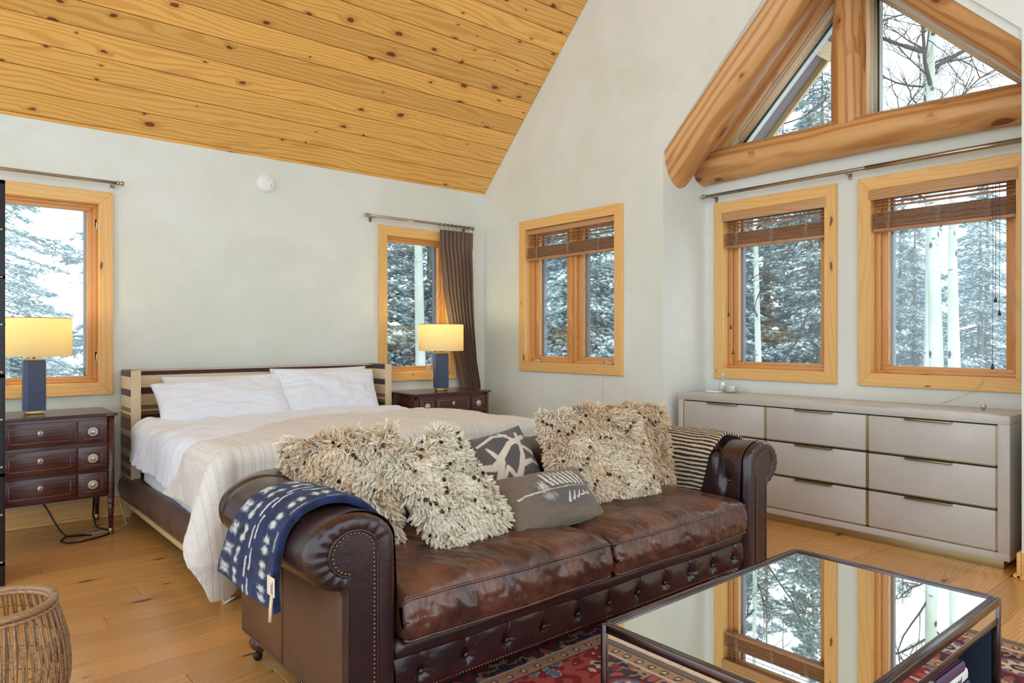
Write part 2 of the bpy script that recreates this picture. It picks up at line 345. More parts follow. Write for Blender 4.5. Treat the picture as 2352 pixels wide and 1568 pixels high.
def shade_mat():
    m = bpy.data.materials.new('lamp_shade_linen'); m.use_nodes = True; nt = m.node_tree; nt.nodes.clear()
    o = N(nt, 'ShaderNodeOutputMaterial'); d = N(nt, 'ShaderNodeBsdfDiffuse', {'Color': rgb(238, 226, 196)}); t = N(nt, 'ShaderNodeBsdfTranslucent', {'Color': rgb(250, 236, 190)})
    mx = N(nt, 'ShaderNodeMixShader', {0: .5, 1: d.outputs[0], 2: t.outputs[0]}); nt.links.new(mx.outputs[0], o.inputs[0]); return m
M['shade'] = shade_mat()
# ================================================================== ROOM SHELL
def strip_wall(name, strips, t0, t1, along, mat):
    """strips: (u0,u1,[(zb0,zb1,zt0,zt1),...]); along 'x' -> u is x, wall occupies y t0..t1 ; 'y' -> u is -y, wall occupies x t0..t1"""
    parts = []
    for u0, u1, spans in strips:
        for zb0, zb1, zt0, zt1 in spans:
            if along == 'x':
                V = [(u0, t0, zb0), (u1, t0, zb1), (u1, t1, zb1), (u0, t1, zb0), (u0, t0, zt0), (u1, t0, zt1), (u1, t1, zt1), (u0, t1, zt0)]
            else:
                V = [(t0, -u0, zb0), (t0, -u1, zb1), (t1, -u1, zb1), (t1, -u0, zb0), (t0, -u0, zt0), (t0, -u1, zt1), (t1, -u1, zt1), (t1, -u0, zt0)]
            parts.append((np.array(V, float), BOXF))
    V, F = join(parts); me = np_mesh(name, V, F, smooth=False)
    o = mkobj(name, fixn(me), mat); o['kind'] = 'structure'; return o
CW = .085   # casing width
JT = .02    # jamb thickness
HI = CW - JT
XE = .556; YA, YB = 2.236, 4.535; YC = (YA + YB) / 2
ZC = 2.703
W = {1: dict(u=-4.28, w=.951, z0=.858, z1=2.273), 2: dict(u=-1.216, w=.853, z0=.858, z1=2.273), 3: dict(u=.567, w=1.275, z0=.946, z1=2.352),
     4: dict(u=2.332, w=.990, z0=.930, z1=2.338), 5: dict(u=3.470, w=.992, z0=.930, z1=2.338)}
def hole(k): d = W[k]; return d['u'] + HI, d['u'] + d['w'] - HI, d['z0'] + HI, d['z1'] - HI
def full(z0, z1): return (z0, z0, z1, z1)
# wall behind the bed
st = []; x = -7.0; top = ZC + .03
for k in (1, 2):
    a, b, c, d = hole(k); st += [(x, a, [full(0, top)]), (a, b, [full(0, c), full(d, top)])]; x = b
st.append((x, .0, [full(0, top)]))
strip_wall('wall_back', st, 0, .2, 'x', M['plaster'])
# gable wall with the alcove opening
def gt(u): return ZC + u + .05
def ot(u, s=0): return (2.86 if s else 2.69) + 1.04 * (min(u, 2 * YC - u) - YA)
a, b, c, d = hole(3)
def sp(u0, u1, lo): return (u0, u1, [(z0, z0, z1, z1) for z0, z1 in lo[:-1]] + [(lo[-1], lo[-1], gt(u0), gt(u1))])
st = [(-.2, a, [(0, 0, gt(-.2), gt(a))]), (a, b, [full(0, c), (d, d, gt(a), gt(b))]), (b, YA, [(0, 0, gt(b), gt(YA))]),
      (YA, YC, [(ot(YA), ot(YC), gt(YA), gt(YC))]), (YC, YB, [(ot(YC, 1), ot(YB, 1), gt(YC), gt(YB))]), (YB, 7.3, [(0, 0, gt(YB), 4.7)])]
strip_wall('wall_right', st, 0, .2, 'y', M['plaster'])
# alcove back wall with two windows and two triangular lights
def at(u): return 2.80 + 1.04 * (min(u, 2 * YC - u) - YA)
a4, b4, c4, d4 = hole(4); a5, b5, c5, d5 = hole(5)
TL = (2.44, 3.325); TR = (3.545, 4.42); ZT = 2.745
def hyp(u): return ZT + 1.0 * (u - TL[0]) if u < 3.4 else ZT + 1.0 * (TR[1] - u)
us = sorted({YA - .2, a4, b4, a5, b5, YB + .2, TL[0], TL[1], TR[0], TR[1], YC})
st = []
for u0, u1 in zip(us[:-1], us[1:]):
    um = (u0 + u1) / 2; lo = []
    if a4 < um < b4: lo = [full(0, c4)]; base = d4
    elif a5 < um < b5: lo = [full(0, c5)]; base = d5
    else: base = 0
    if TL[0] < um < TL[1] or TR[0] < um < TR[1]:
        lo.append(full(base, ZT)); lo.append((hyp(u0 + 1e-4), hyp(u1 - 1e-4), at(u0) + .1, at(u1) + .1))
    else: lo.append((base, base, at(u0) + .1, at(u1) + .1))
    st.append((u0, u1, lo))
strip_wall('wall_alcove', st, XE, XE + .2, 'y', M['plaster'])
for nm, y0, y1 in (('wall_alcove_left', -YA, -YA + .2), ('wall_alcove_right', -YB - .2, -YB)):
    o = box(nm, (.2, XE, y0, y1, 0, 2.95), M['plaster']); o['kind'] = 'structure'
PURP = plain('purple_grey_paint', rgb(126, 112, 116), .6)
# sloping alcove ceiling, running out over the gable as the eave
for nm, s in (('ceiling_alcove_left', 1), ('ceiling_alcove_right', -1)):
    u0 = YA - .55 if s > 0 else YB + .55
    z0 = 2.80 - 1.04 * .55
    V = []
    for xx in (.2, XE + .2, 1.30):
        uu = (YA if s > 0 else YB) if xx < XE else u0
        zz = 2.80 if xx < XE else z0
        V.append((xx, uu, zz))
    za = 2.80 + 1.04 * (YC - YA)
    pr = []
    def slab(x0, x1, ua, zA, ub, zB, t):
        P_ = [(x0, -ua, zA), (x1, -ua, zA), (x1, -ub, zB), (x0, -ub, zB)]
        return np.array(P_ + [(p[0], p[1], p[2] + t) for p in P_], float), BOXF
    uin = YA if s > 0 else YB
    V, F = slab(.02, XE + .2, uin, 2.80, YC, za, .08)
    o = mkobj(nm, fixn(np_mesh(nm, V, F, smooth=False)), M['plaster']); o['kind'] = 'structure'
    V, F = slab(XE + .2, 1.20, u0, z0, YC, za, .06)
    o = mkobj('eave_soffit', fixn(np_mesh('eave_soffit', V, F, smooth=False)), PURP); o['kind'] = 'structure'
    V, F = slab(1.20, 1.23, u0, z0 - .06, YC, za - .06, .10)
    o = mkobj('barge_board', fixn(np_mesh('barge_board', V, F, smooth=False)), M['rail']); o['kind'] = 'structure'
    for q in (.35, .75):
        uu = u0 + (YC - u0) * q; zz = z0 + (za - z0) * q
        o = box('lookout_block', (XE + .2, 1.20, -.06, .06, -.10, 0), M['rail'], None, 0, loc=(0, -uu, zz), rot=(s * math.radians(-46), 0, 0)); o['kind'] = 'structure'
# floor: slab + planks
fl = box('floor', (-7.0, XE + .1, -7.2, 0, -.14, -.02), M['floor']); fl['kind'] = 'structure'
PWD = .166; lens = (1.3, 1.6, 1.9, 2.2, 2.5)
pm = {L: box_mesh('plank', (0, L - .0015, -PWD + .0008, 0 - .0008, -.0199, 0), .0016, 1) for L in lens}
for me in pm.values(): me.materials.append(M['floor'])
row = 0; y = 0.0
while y > -7.2:
    x = -7.0 - rnd.random() * 1.6; xmax = XE - .01 if (-YB - .0 < y - PWD and y < -YA + .0) else -.005
    while x < xmax:
        L = rnd.choice(lens)
        if x + L > -7.0:
            o = mkobj('plank', pm[L], None, fl, (x, y, 0)) if x + L <= xmax else box('plank', (0, xmax - x, -PWD + .0008, -.0008, -.0199, 0), M['floor'], fl, .0016, 1, loc=(x, y, 0))
        x += L
    y -= PWD
# ceiling boards (45 degree pitch, running along the wall behind the bed)
ce = mkobj('ceiling', fixn(np_mesh('ceiling', *boxv(-7.2, 0, 0, 6.55, -.08, -.02), smooth=False)), M['ceil'], None, (0, 0, ZC), (math.radians(135), 0, 0)); ce['kind'] = 'structure'
BW = .168; s = .028
box('board', (-7.2, -.001, .0, s - .002, -.0199, 0), M['ceil'], ce, .002, 1)
bme = box_mesh('board', (-7.2, -.001, .0025, BW - .0025, -.0199, 0), .004, 1); bme.materials.append(M['ceil'])
while s < 6.4:
    mkobj('board', bme, None, ce, (0, s, 0)); s += BW
# far slope of the roof, beyond the ridge and behind the camera
V, F = boxv(-7.2, .2, -7.35, -4.6, 0, .06); V[[0, 1, 4, 5], 2] += 7.33 - 2.75; V[[2, 3, 6, 7], 2] += 7.33
o = mkobj('ceiling_far', fixn(np_mesh('ceiling_far', V, F, smooth=False)), M['ceil']); o['kind'] = 'structure'
# baseboards
def baseboard(name, x0, x1, y0, y1, nx, ny):
    o = struct_root(name)
    box('board', (x0 - (.018 if nx < 0 else 0), x1 + (.018 if nx > 0 else 0), y0 - (.018 if ny < 0 else 0), y1 + (.018 if ny > 0 else 0), .0, .135), M['casing'], o, .004, 2)
    box('shoe_moulding', (x0 - (.034 if nx < 0 else 0), x1 + (.034 if nx > 0 else 0), y0 - (.034 if ny < 0 else 0), y1 + (.034 if ny > 0 else 0), .0, .022), M['casing'], o, .006, 2)
    return o
baseboard('baseboard_back', -7.0, -.02, -.001, 0, 0, -1)
baseboard('baseboard_right', -.001, 0, -YA + .0, -.02, -1, 0)
baseboard('baseboard_front', -.001, 0, -7.0, -YB - .001, -1, 0)
baseboard('baseboard_alcove_left', 0, XE - .02, -YA - .001, -YA, 0, -1)
baseboard('baseboard_alcove_right', -.018, XE - .02, -YB, -YB + .001, 0, 1)
# ------------------------------------------------------------------ logs
def log(name, p0, p1, r0, r1, seed, label, clips=(), wob=.012):
    p0 = np.array(p0, float); p1 = np.array(p1, float); L = np.linalg.norm(p1 - p0); nx, na = max(20, int(L / .03)), 40
    t = np.linspace(0, 1, nx)[:, None]; a = (np.arange(na) / na * 2 * PI)[None, :]
    r = (r0 + (r1 - r0) * t) * (1 + .05 * fbm(t * L * 2.2 + 0 * a, np.cos(a) * 1.3 + 3 + 0 * t, seed) + .03 * fbm(t * L * 6, np.sin(a) * 2 + 9, seed + 3))
    cy = wob * np.sin(t * 5 + seed); cz = wob * np.cos(t * 4 + seed * 2)
    V = np.stack([t * L + 0 * a, cy + r * np.cos(a), cz + r * np.sin(a)], -1).reshape(-1, 3)
    i, j = np.meshgrid(np.arange(nx - 1), np.arange(na), indexing='ij'); j2 = (j + 1) % na
    F = [np.stack([i * na + j, (i + 1) * na + j, (i + 1) * na + j2, i * na + j2], -1).reshape(-1, 4), np.arange(na).reshape(1, na), ((nx - 1) * na + np.arange(na))[::-1].reshape(1, na)]
    me = np_mesh(name, V, F)
    d = Vector((p1 - p0) / L); q = Vector((1, 0, 0)).rotation_difference(d); Mx = Matrix.Translation(Vector(p0)) @ q.to_matrix().to_4x4()
    bm = bmesh.new(); bm.from_mesh(me); inv = Mx.inverted(); R3 = inv.to_3x3()
    for co, no in clips:
        bmesh.ops.bisect_plane(bm, geom=bm.verts[:] + bm.edges[:] + bm.faces[:], plane_co=inv @ Vector(co), plane_no=R3 @ Vector(no), clear_outer=True)
        e = [e for e in bm.edges if e.is_boundary]
        if e: bmesh.ops.holes_fill(bm, edges=e, sides=0)
    bm.to_mesh(me); bm.free()
    try: me.set_sharp_from_angle(angle=math.radians(50))
    except Exception: pass
    o = mkobj(name, me, M['log']); o.matrix_world = Mx
    o['kind'] = 'structure'; o['label'] = label; return o
cl = ((0, -YA, 0), (0, 1, 0)); cr = ((0, -YB, 0), (0, -1, 0)); midl = ((0, -YC, 0), (0, -1, 0)); midr = ((0, -YC, 0), (0, 1, 0))
d1 = np.array([0, -1, 1.04]); d1 /= np.linalg.norm(d1); d2 = np.array([0, 1, 1.04]); d2 /= np.linalg.norm(d2)
pL = np.array([.215, -YA, 2.69]); pR = np.array([.215, -YB, 2.86])
log('trim_1', pL - d1 * .4, pL + d1 * 1.9, .185, .175, 3, 'left peeled log framing the alcove opening', (cl, midl))
log('trim_2', pR - d2 * .4, pR + d2 * 1.9, .17, .165, 5, 'right peeled log framing the alcove opening', (cr, midr))
log('trim_3', (XE - .05, -YA + .05, 2.645), (XE - .05, -YB - .05, 2.60), .135, .115, 8, 'horizontal peeled log across the alcove window wall', (cl, cr))
qL = np.array([XE - .03, -2.38, 2.84]); qR = np.array([XE - .03, -4.50, 2.84])
log('trim_4', qL - d1 * .3, qL + d1 * 1.8, .125, .12, 12, 'left sloping log above the triangular light', (cl, midl, ((0, 0, 2.66), (0, 0, -1))))
log('trim_5', qR - d2 * .3, qR + d2 * 1.8, .125, .12, 15, 'right sloping log above the triangular light', (cr, midr, ((0, 0, 2.66), (0, 0, -1))))
log('trim_6', (XE - .03, -3.435, 2.68), (XE - .03, -3.435, 4.2), .125, .12, 19, 'upright log post between the triangular lights', ())
# triangular lights
def tri_light(n, pts):
    root = struct_root('window_%d' % n)
    c = np.mean(pts, axis=0)
    V, F = poly_prism([(-u, z) for u, z in pts], XE + .085, XE + .091, 'x'); mkobj('pane', fixn(np_mesh('pane', V, F, smooth=False)), M['glass'], root)
    for (a, b) in zip(pts, pts[1:] + pts[:1]):
        p = [(XE + .07, -a[0], a[1]), (XE + .07, -b[0], b[1])]; tube('stop', p, .016, M['trimrod'], root, 8)
        p = [(XE + .11, -a[0], a[1]), (XE + .11, -b[0], b[1])]; tube('gasket', p, .014, M['black_plastic'], root, 6)
    return root
tri_light(6, [(TL[0] + .02, ZT + .01), (TL[1], ZT + .01), (TL[1], hyp(TL[1]) - .01)])
tri_light(7, [(TR[0], ZT + .01), (TR[1] - .02, ZT + .01), (TR[0], hyp(TR[0]) - .01)])
tube('trim_7', [(XE - .03, -2.57, 2.80), (XE - .03, -2.95, 3.19), (XE - .03, -3.31, 3.55)], .022, M['trimrod'])['kind'] = 'structure'
tube('trim_8', [(XE - .06, -3.555, 2.72), (XE - .06, -3.56, 3.2), (XE - .06, -3.553, 3.9)], .02, M['trimrod'])['kind'] = 'structure'
# ================================================================== WINDOWS
def mitre_board(name, a, b, w0, parent, horiz, side, depth=.026, proud=0.0):
    """mitred casing board; a,b outer ends; local X along the board"""
    L = b - a
    pts = [(0, 0), (L, 0), (L - w0, w0), (w0, w0)]
    V, F = poly_prism(pts, -depth, 0, 'y')
    bm = bmesh.new(); me = np_mesh(name, V, F, smooth=False); bm.from_mesh(me); bmesh.ops.recalc_face_normals(bm, faces=bm.faces[:])
    bmesh.ops.bevel(bm, geom=bm.edges[:], offset=.0025, segments=1, affect='EDGES'); bm.to_mesh(me); bm.free()
    return mkobj(name, me, M['casing'], parent)
def casing(root, w, h):
    o = mitre_board('casing', 0, w, CW, root, True, 0); o.location = (0, 0, 0)                       # bottom
    o = mitre_board('casing', 0, w, CW, root, True, 0); o.location = (w, 0, h); o.rotation_euler = (0, PI, 0)
    o = mitre_board('casing', 0, h, CW, root, True, 0); o.location = (w, 0, 0); o.rotation_euler = (0, -PI / 2, 0)
    o = mitre_board('casing', 0, h, CW, root, True, 0); o.location = (0, 0, h); o.rotation_euler = (0, PI / 2, 0)
def hinge(root, x, z):
    h = box('hinge', (x - .012, x + .012, .05, .062, z - .03, z + .03), M['silver'], root, .003)
    box('hinge_arm', (x - .004, x + .004, .044, .05, z - .04, z + .012), M['silver'], h, .001)
def crank(root, x, z, y=.03):
    c = box('crank_handle', (x - .045, x + .045, y - .012, y + .012, z, z + .016), M['silver'], root, .005)
    tube('crank_arm', [(x - .05, y - .012, z + .02), (x - .03, y - .02, z + .035), (x, y - .022, z + .022), (x + .045, y - .02, z + .014)], .006, M['silver'], c, 6)
def sash(root, x0, x1, z0, z1, sw, sb):
    for nm, (y0, y1, f) in (('stop', (.05, .078, .45)), ('sash_rail', (.078, .125, 1.0))):
        a, b_ = sw * f, sb * f
        for bx_, ax in (((x0, x1, y0, y1, z0, z0 + b_), 0), ((x0, x1, y0, y1, z1 - b_, z1), 0), ((x0, x0 + a, y0, y1, z0 + b_, z1 - b_), 1), ((x1 - a, x1, y0, y1, z0 + b_, z1 - b_), 1)):
            if ax == 0: box(nm, bx_, M['sash'], root, .004, 2)
            else:
                L = bx_[5] - bx_[4]; wd = bx_[1] - bx_[0]
                box(nm, (0, L, y0, y1, -wd / 2, wd / 2), M['sash'], root, .004, 2, loc=((bx_[0] + bx_[1]) / 2, 0, bx_[5]), rot=(0, PI / 2, 0))
    box('pane', (x0 + sw, x1 - sw, .1, .104, z0 + sb, z1 - sb), M['glass'], root)
    # outer cladding seen through the glass
    for bx_ in ((x0, x0 + sw + .012, .126, .17, z0, z1), (x1 - sw - .012, x1, .126, .17, z0, z1)): box('cladding', bx_, CLAD, root, .003)
CLAD = plain('grey_cladding', rgb(120, 116, 124), .5)
def window(n, loc, rotz, w, h, sw=.058, sb=.045, double=False, hinges=(), cranks=()):
    root = struct_root('window_%d' % n, loc, rotz)
    casing(root, w, h)
    x0, x1, z0, z1 = HI, w - HI, HI, h - HI
    for b in ((x0, x1, -.002, .2, z0, z0 + JT), (x0, x1, -.002, .2, z1 - JT, z1)): box('jamb', b, M['casing'], root)
    for xx in (x0, x1 - JT):
        box('jamb', (0, z1 - z0 - 2 * JT, -.002, .2, -JT / 2, JT / 2), M['casing'], root, 0, loc=(xx + JT / 2, 0, z1 - JT), rot=(0, PI / 2, 0))
    a, b, c, d = CW, w - CW, CW, h - CW
    if double:
        m = w / 2; sash(root, a, m - .012, c, d, sw, sb); sash(root, m + .012, b, c, d, sw, sb)
        box('mullion', (0, d - c, .03, .13, -.014, .014), M['sash'], root, .003, loc=(m, 0, d), rot=(0, PI / 2, 0))
    else: sash(root, a, b, c, d, sw, sb)
    for x, z in hinges: hinge(root, x, z)
    for x in cranks: crank(root, x, CW)
    return root
R90 = -PI / 2
window(1, (-4.28, 0, .858), 0, .951, 1.415, hinges=((.951 - CW - .006, .22 + .05), (.951 - CW - .006, 1.20)), cranks=(.30,))
window(2, (-1.216, 0, .858), 0, .853, 1.415, cranks=(.58,), hinges=())
window(3, (0, -.567, .946), R90, 1.275, 1.406, sw=.085, sb=.055, double=True, hinges=((.63, .26), (.63, .98)), cranks=(.20, 1.09))
window(4, (XE, -2.332, .930), R90, .990, 1.408, sw=.075, sb=.05)
window(5, (XE, -3.470, .930), R90, .992, 1.408, sw=.075, sb=.05)
# ------------------------------------------------------------------ blinds
def blind(name, label, loc, w, ztop, zst0, zst1, valance, nst, seed, cords=()):
    """local frame as the windows: x along the wall, y outward"""
    root = thing(name, label, 'blind', loc, R90, 'wooden venetian blinds pulled up over the windows')
    r_ = random.Random(seed)
    box('head_rail', (0, w, -.005, .045, ztop - .045, ztop), M['valance'], root, .003)
    if valance: box('valance', (-.018, w + .018, -.034, -.012, ztop - .07, ztop + .004), M['valance'], root, .005)
    sl = box_mesh('slat', (0, w - .012, 0, .05, 0, .003), .001, 1); sl.materials.append(M['blind'])
    n = nst; dz = (zst1 - zst0) / n
    for i in range(n):
        mkobj('slat', sl, None, root, (.006 + r_.uniform(-.002, .002), -.006 + r_.uniform(-.003, .003), zst0 + i * dz), (r_.uniform(-.04, .04), 0, r_.uniform(-.003, .003)))
    k = 3; zz = ztop - .05
    for i in range(1, k + 1):
        mkobj('slat', sl, None, root, (.006, -.004, zst1 + (zz - zst1) * i / (k + 1)), (.42, 0, 0))
    box('bottom_rail', (.003, w - .003, -.01, .05, zst0 - .022, zst0 - .002), M['blind'], root, .003)
    for f in (.13, .5, .83):
        x = w * f
        tube('ladder_cord', [(x, -.014, ztop - .04), (x + .004, -.016, zst1), (x - .002, -.014, zst0 - .02)], .0012, M['cord'], root, 4)
        pts = [(x + .022 * math.sin(i * 2.1 + seed) + .01 * r_.uniform(-1, 1), -.017 - .003 * math.cos(i * 1.3), zst1 - (zst1 - zst0) * i / 26) for i in range(27)]
        tube('slack_cord', pts, .0011, M['cord'], root, 4)
        lathe('plug', [(.0005, -.006), (.006, -.006), (.007, 0), (.006, .004), (.0005, .004)], M['blind'], root, 8, (x, .02, zst0 - .026))
    for x, zb in cords:
        pc = tube('pull_cord', [(x, -.02, ztop - .05), (x + .003, -.026, (ztop + zb) / 2), (x, -.024, zb)], .0014, M['cord_dark'], root, 5)
        lathe('tassel', [(.0005, .0), (.004, -.003), (.005, -.012), (.009, -.022), (.0095, -.034), (.0005, -.035)], M['dark_wood'], pc, 10, (x, -.024, zb))
    return root
M['cord'] = plain('blind_cord', rgb(206, 186, 158), .8); M['cord_dark'] = plain('dark_cord', rgb(96, 74, 58), .8)
wi = lambda k: W[k]['w'] - 2 * CW - .006
blind('venetian_blind', 'wooden venetian blind pulled up in the window with two casements', (.006, -.567 - CW - .003, 0), wi(3), 2.264, 2.00, 2.10, False, 15, 1, ((.9, 1.20),))
blind('venetian_blind', 'wooden venetian blind with valance above the bottle on the dresser', (XE + .006, -2.332 - CW - .003, 0), wi(4), 2.250, 1.99, 2.09, True, 17, 2, ((.045, 1.46), (.065, 1.36), (.085, 1.16)))
blind('venetian_blind', 'wooden venetian blind with valance in the window showing aspen trunks', (XE + .006, -3.470 - CW - .003, 0), wi(5), 2.250, 1.99, 2.10, True, 17, 3, ((.715, 1.50), (.735, 1.42), (.70, 1.10)))
# ------------------------------------------------------------------ curtain rods
def rod(name, label, p0, p1, fin0, fin1, brackets, wall_n, r=.011, step=None):
    p0 = np.array(p0, float); p1 = np.array(p1, float); root = thing(name, label, 'curtain rod', tuple(p0))
    L = p1 - p0; tube('pole', [(0, 0, 0), tuple(L)], r, M['bronze'], root, 14)
    u = L / np.linalg.norm(L)
    if step: tube('inner_pole', [tuple(L * step), tuple(L)], r + .003, M['bronze'], root, 14)
    for f, base, s in ((fin0, np.zeros(3), -1), (fin1, L, 1)):
        if f:
            V, F = lathe_geo([(.0005, -.005), (.014, -.005), (.016, 0), (.016, .01), (.011, .014), (.011, .018), (.017, .022), (.018, .034), (.012, .042), (.0005, .042)], 16)
            q = Vector((0, 0, 1)).rotation_difference(Vector(u * s)); V = np.array([q @ Vector(v) for v in V]) + base
            mkobj('finial', np_mesh('finial', V, F), M['bronze'], root)
    wn = np.array(wall_n, float)
    for f in brackets:
        c = L * f; b = tube('bracket', [tuple(c - (0, 0, .012)), tuple(c - (0, 0, .012) + wn * .04), tuple(c - (0, 0, .02) + wn * .075)], .006, M['bronze'], root, 8)
        pc = c + wn * .077 - np.array([0, 0, .022]); e = np.array([.013, .013, .024]) - np.abs(wn) * .010
        box('bracket_plate', (pc[0] - e[0], pc[0] + e[0], pc[1] - e[1], pc[1] + e[1], pc[2] - e[2], pc[2] + e[2]), M['bronze'], b)
    return root
rod('curtain_rod', 'bronze curtain rod above the window by the lit lamp and black cabinet', (-5.0, -.08, 2.335), (-3.315, -.08, 2.335), False, True, (.99, .3), (0, 1, 0), .011, None)
rod('curtain_rod', 'bronze curtain rod carrying the brown curtain', (-1.345, -.08, 2.335), (-.23, -.08, 2.335), True, True, (.045, .97), (0, 1, 0))
rod('curtain_rod', 'long grey curtain rod spanning the alcove windows', (XE - .08, -2.30, 2.394), (XE - .08, -4.52, 2.394), True, False, (.02, .5, .98), (1, 0, 0), .0125, .56)
# thin cord hanging down the plaster under the casement window
tube('thin_cord', [(-.004, -1.62, .944), (-.004, -1.622, .6), (-.005, -1.618, .14)], .0012, M['cord'])
tag(bpy.data.objects['thin_cord'], 'thin blind cord hanging down the plaster below the window', 'cord')
# ================================================================== BED
def stripe_mat():
    m, nt, b = nmat('striped_upholstery'); tc = N(nt, 'ShaderNodeTexCoord'); sx = N(nt, 'ShaderNodeSeparateXYZ', {0: tc.outputs['Object']})
    nz = N(nt, 'ShaderNodeTexNoise', {'Vector': VM(nt, 'MULTIPLY', tc.outputs['Object'], (30, 30, 30)), 'Scale': 1.0})
    z = MATH(nt, 'ADD', sx.outputs[2], MATH(nt, 'MULTIPLY', MATH(nt, 'SUBTRACT', nz.outputs[0], .5), .004))
    cr = N(nt, 'ShaderNodeValToRGB', {0: MATH(nt, 'DIVIDE', z, 1.1)}); cr.color_ramp.interpolation = 'CONSTANT'
    cream, dark, tan, oliv = rgb(226, 204, 168), rgb(72, 46, 48), rgb(196, 164, 112), rgb(150, 116, 70)
    stops = [(0, tan), (.31, dark), (.36, tan), (.392, dark), (.44, tan), (.488, dark), (.578, tan), (.622, dark), (.705, oliv), (.732, cream), (.745, oliv), (.776, cream), (.853, dark), (.902, cream), (.985, dark), (1.028, cream)]
    el = cr.color_ramp.elements
    el[0].position = 0; el[0].color = stops[0][1]; el[1].position = stops[1][0] / 1.1; el[1].color = stops[1][1]
    for p, c in stops[2:]: e = el.new(p / 1.1); e.color = c
    wv = N(nt, 'ShaderNodeTexNoise', {'Vector': VM(nt, 'MULTIPLY', tc.outputs['Object'], (400, 400, 160)), 'Scale': 1.0})
    setc(nt, b, N(nt, 'ShaderNodeHueSaturation', {'Value': MR(nt, wv.outputs[0], .3, .7, .9, 1.06), 'Color': cr.outputs[0]}).outputs[0])
    b.inputs['Roughness'].default_value = .9; b.inputs['Sheen Weight'].default_value = .2; bump(nt, b, wv.outputs[0], .3, .002); return m
M['stripe'] = stripe_mat()
bed = thing('bed', 'upholstered bed with striped winged headboard and brown leather base', 'bed', (-2.277, 0, 0))
bx = -2.277
def bb(x0, x1): return (x0 - bx, x1 - bx)
box('headboard', (*bb(-3.225, -1.33), -.115, -.025, .30, 1.025), M['stripe'], bed, .012, 3)
box('headboard_piping', (*bb(-3.225, -1.33), -.117, -.110, 1.018, 1.026), M['linen'], bed, .002)
for s, xo in ((1, -3.283), (-1, -1.272)):
    xi = xo + s * .062
    box('wing', (*bb(min(xo, xi), max(xo, xi)), -.328, -.025, .235, 1.03), M['stripe'], bed, .01, 3)
    box('wing_front', (*bb(min(xo, xi), max(xo, xi)), -.340, -.326, .232, 1.032), M['linen'], bed, .005, 3)
    tube('fringe', [((xi if s > 0 else xi) - bx + s * .002, y, .735 + .004 * math.sin(y * 90)) for y in np.linspace(-.32, -.12, 30)], .004, M['mattress'], bed, 5)
    tube('fringe', [(xo - bx - s * .001, y, .735 + .004 * math.sin(y * 80)) for y in np.linspace(-.325, -.03, 36)], .0035, M['mattress'], bed, 5)
# platform with softly rounded leather bumper
def platform():
    nx, nt_ = 90, 40
    # closed sweep of a rounded section round a rectangle
    x0, x1, y0, y1 = -3.295, -1.262, -2.26, -.05
    sec = []
    for a in np.linspace(-90, 90, 15): sec.append((-.02 + .055 * math.cos(math.radians(a)) - .035, .215 + .085 * math.sin(math.radians(a))))
    sec = [(-.02 - .03, .13)] + sec + [(-.12, .302), (-.6, .302)]
    path = []
    for (ax, ay), (bx_, by_), n in (((x0, y1), (x0, y0), (-1, 0)), ((x0, y0), (x1, y0), (0, -1)), ((x1, y0), (x1, y1), (1, 0)), ((x1, y1), (x0, y1), (0, 1))):
        for t in np.linspace(0.02, .98, 24): path.append((ax + (bx_ - ax) * t, ay + (by_ - ay) * t, n))
    V = []
    cx_, cy_ = (x0 + x1) / 2, (y0 + y1) / 2
    for x, y, n in path:
        for o, z in sec:
            if o < -.3: V.append((cx_ + (x - cx_) * .4, cy_ + (y - cy_) * .4, z))
            else: V.append((x + n[0] * (o + .02), y + n[1] * (o + .02), z))
    V = np.array(V); V[:, 0] -= bx; V[:, 2] += .006 * fbm(V[:, 0] * 6, V[:, 1] * 6, 3) * (V[:, 2] > .2)
    ns = len(sec); F = grid_faces(len(path), ns, wrap_u=True)
    inner = np.arange(len(path)) * ns + ns - 1; bot = np.arange(len(path)) * ns
    return fixn(np_mesh('bed_base', V, [F, inner.reshape(1, -1)[:, ::-1], bot.reshape(1, -1)]))
mkobj('bed_base', platform(), M['bed_leather'], bed)
box('bed_rail', (*bb(-3.292, -3.262), -2.25, -.05, .105, .135), M['rail'], bed, .003)
box('bed_rail', (*bb(-1.295, -1.265), -2.25, -.05, .105, .135), M['rail'], bed, .003)
box('bed_rail', (*bb(-3.262, -1.295), -2.25, -2.22, .105, .135), M['rail'], bed, .003)
for xx in (-3.255, -1.30):
    for yy in (-.10, -2.16):
        V, F = lathe_geo([(.022, 0), (.034, .105)], 4); V = V @ np.array([[math.cos(PI / 4), math.sin(PI / 4), 0], [-math.sin(PI / 4), math.cos(PI / 4), 0], [0, 0, 1]])
        mkobj('leg', np_mesh('leg', V, F, smooth=False), M['rail'], bed, (xx - bx, yy, 0))
mt = box('mattress', (-3.165, -1.39, -2.16, -.135, .305, .655), M['mattress'], None, .05, 4)
tag(mt, 'cream mattress on the striped upholstered bed', 'mattress')
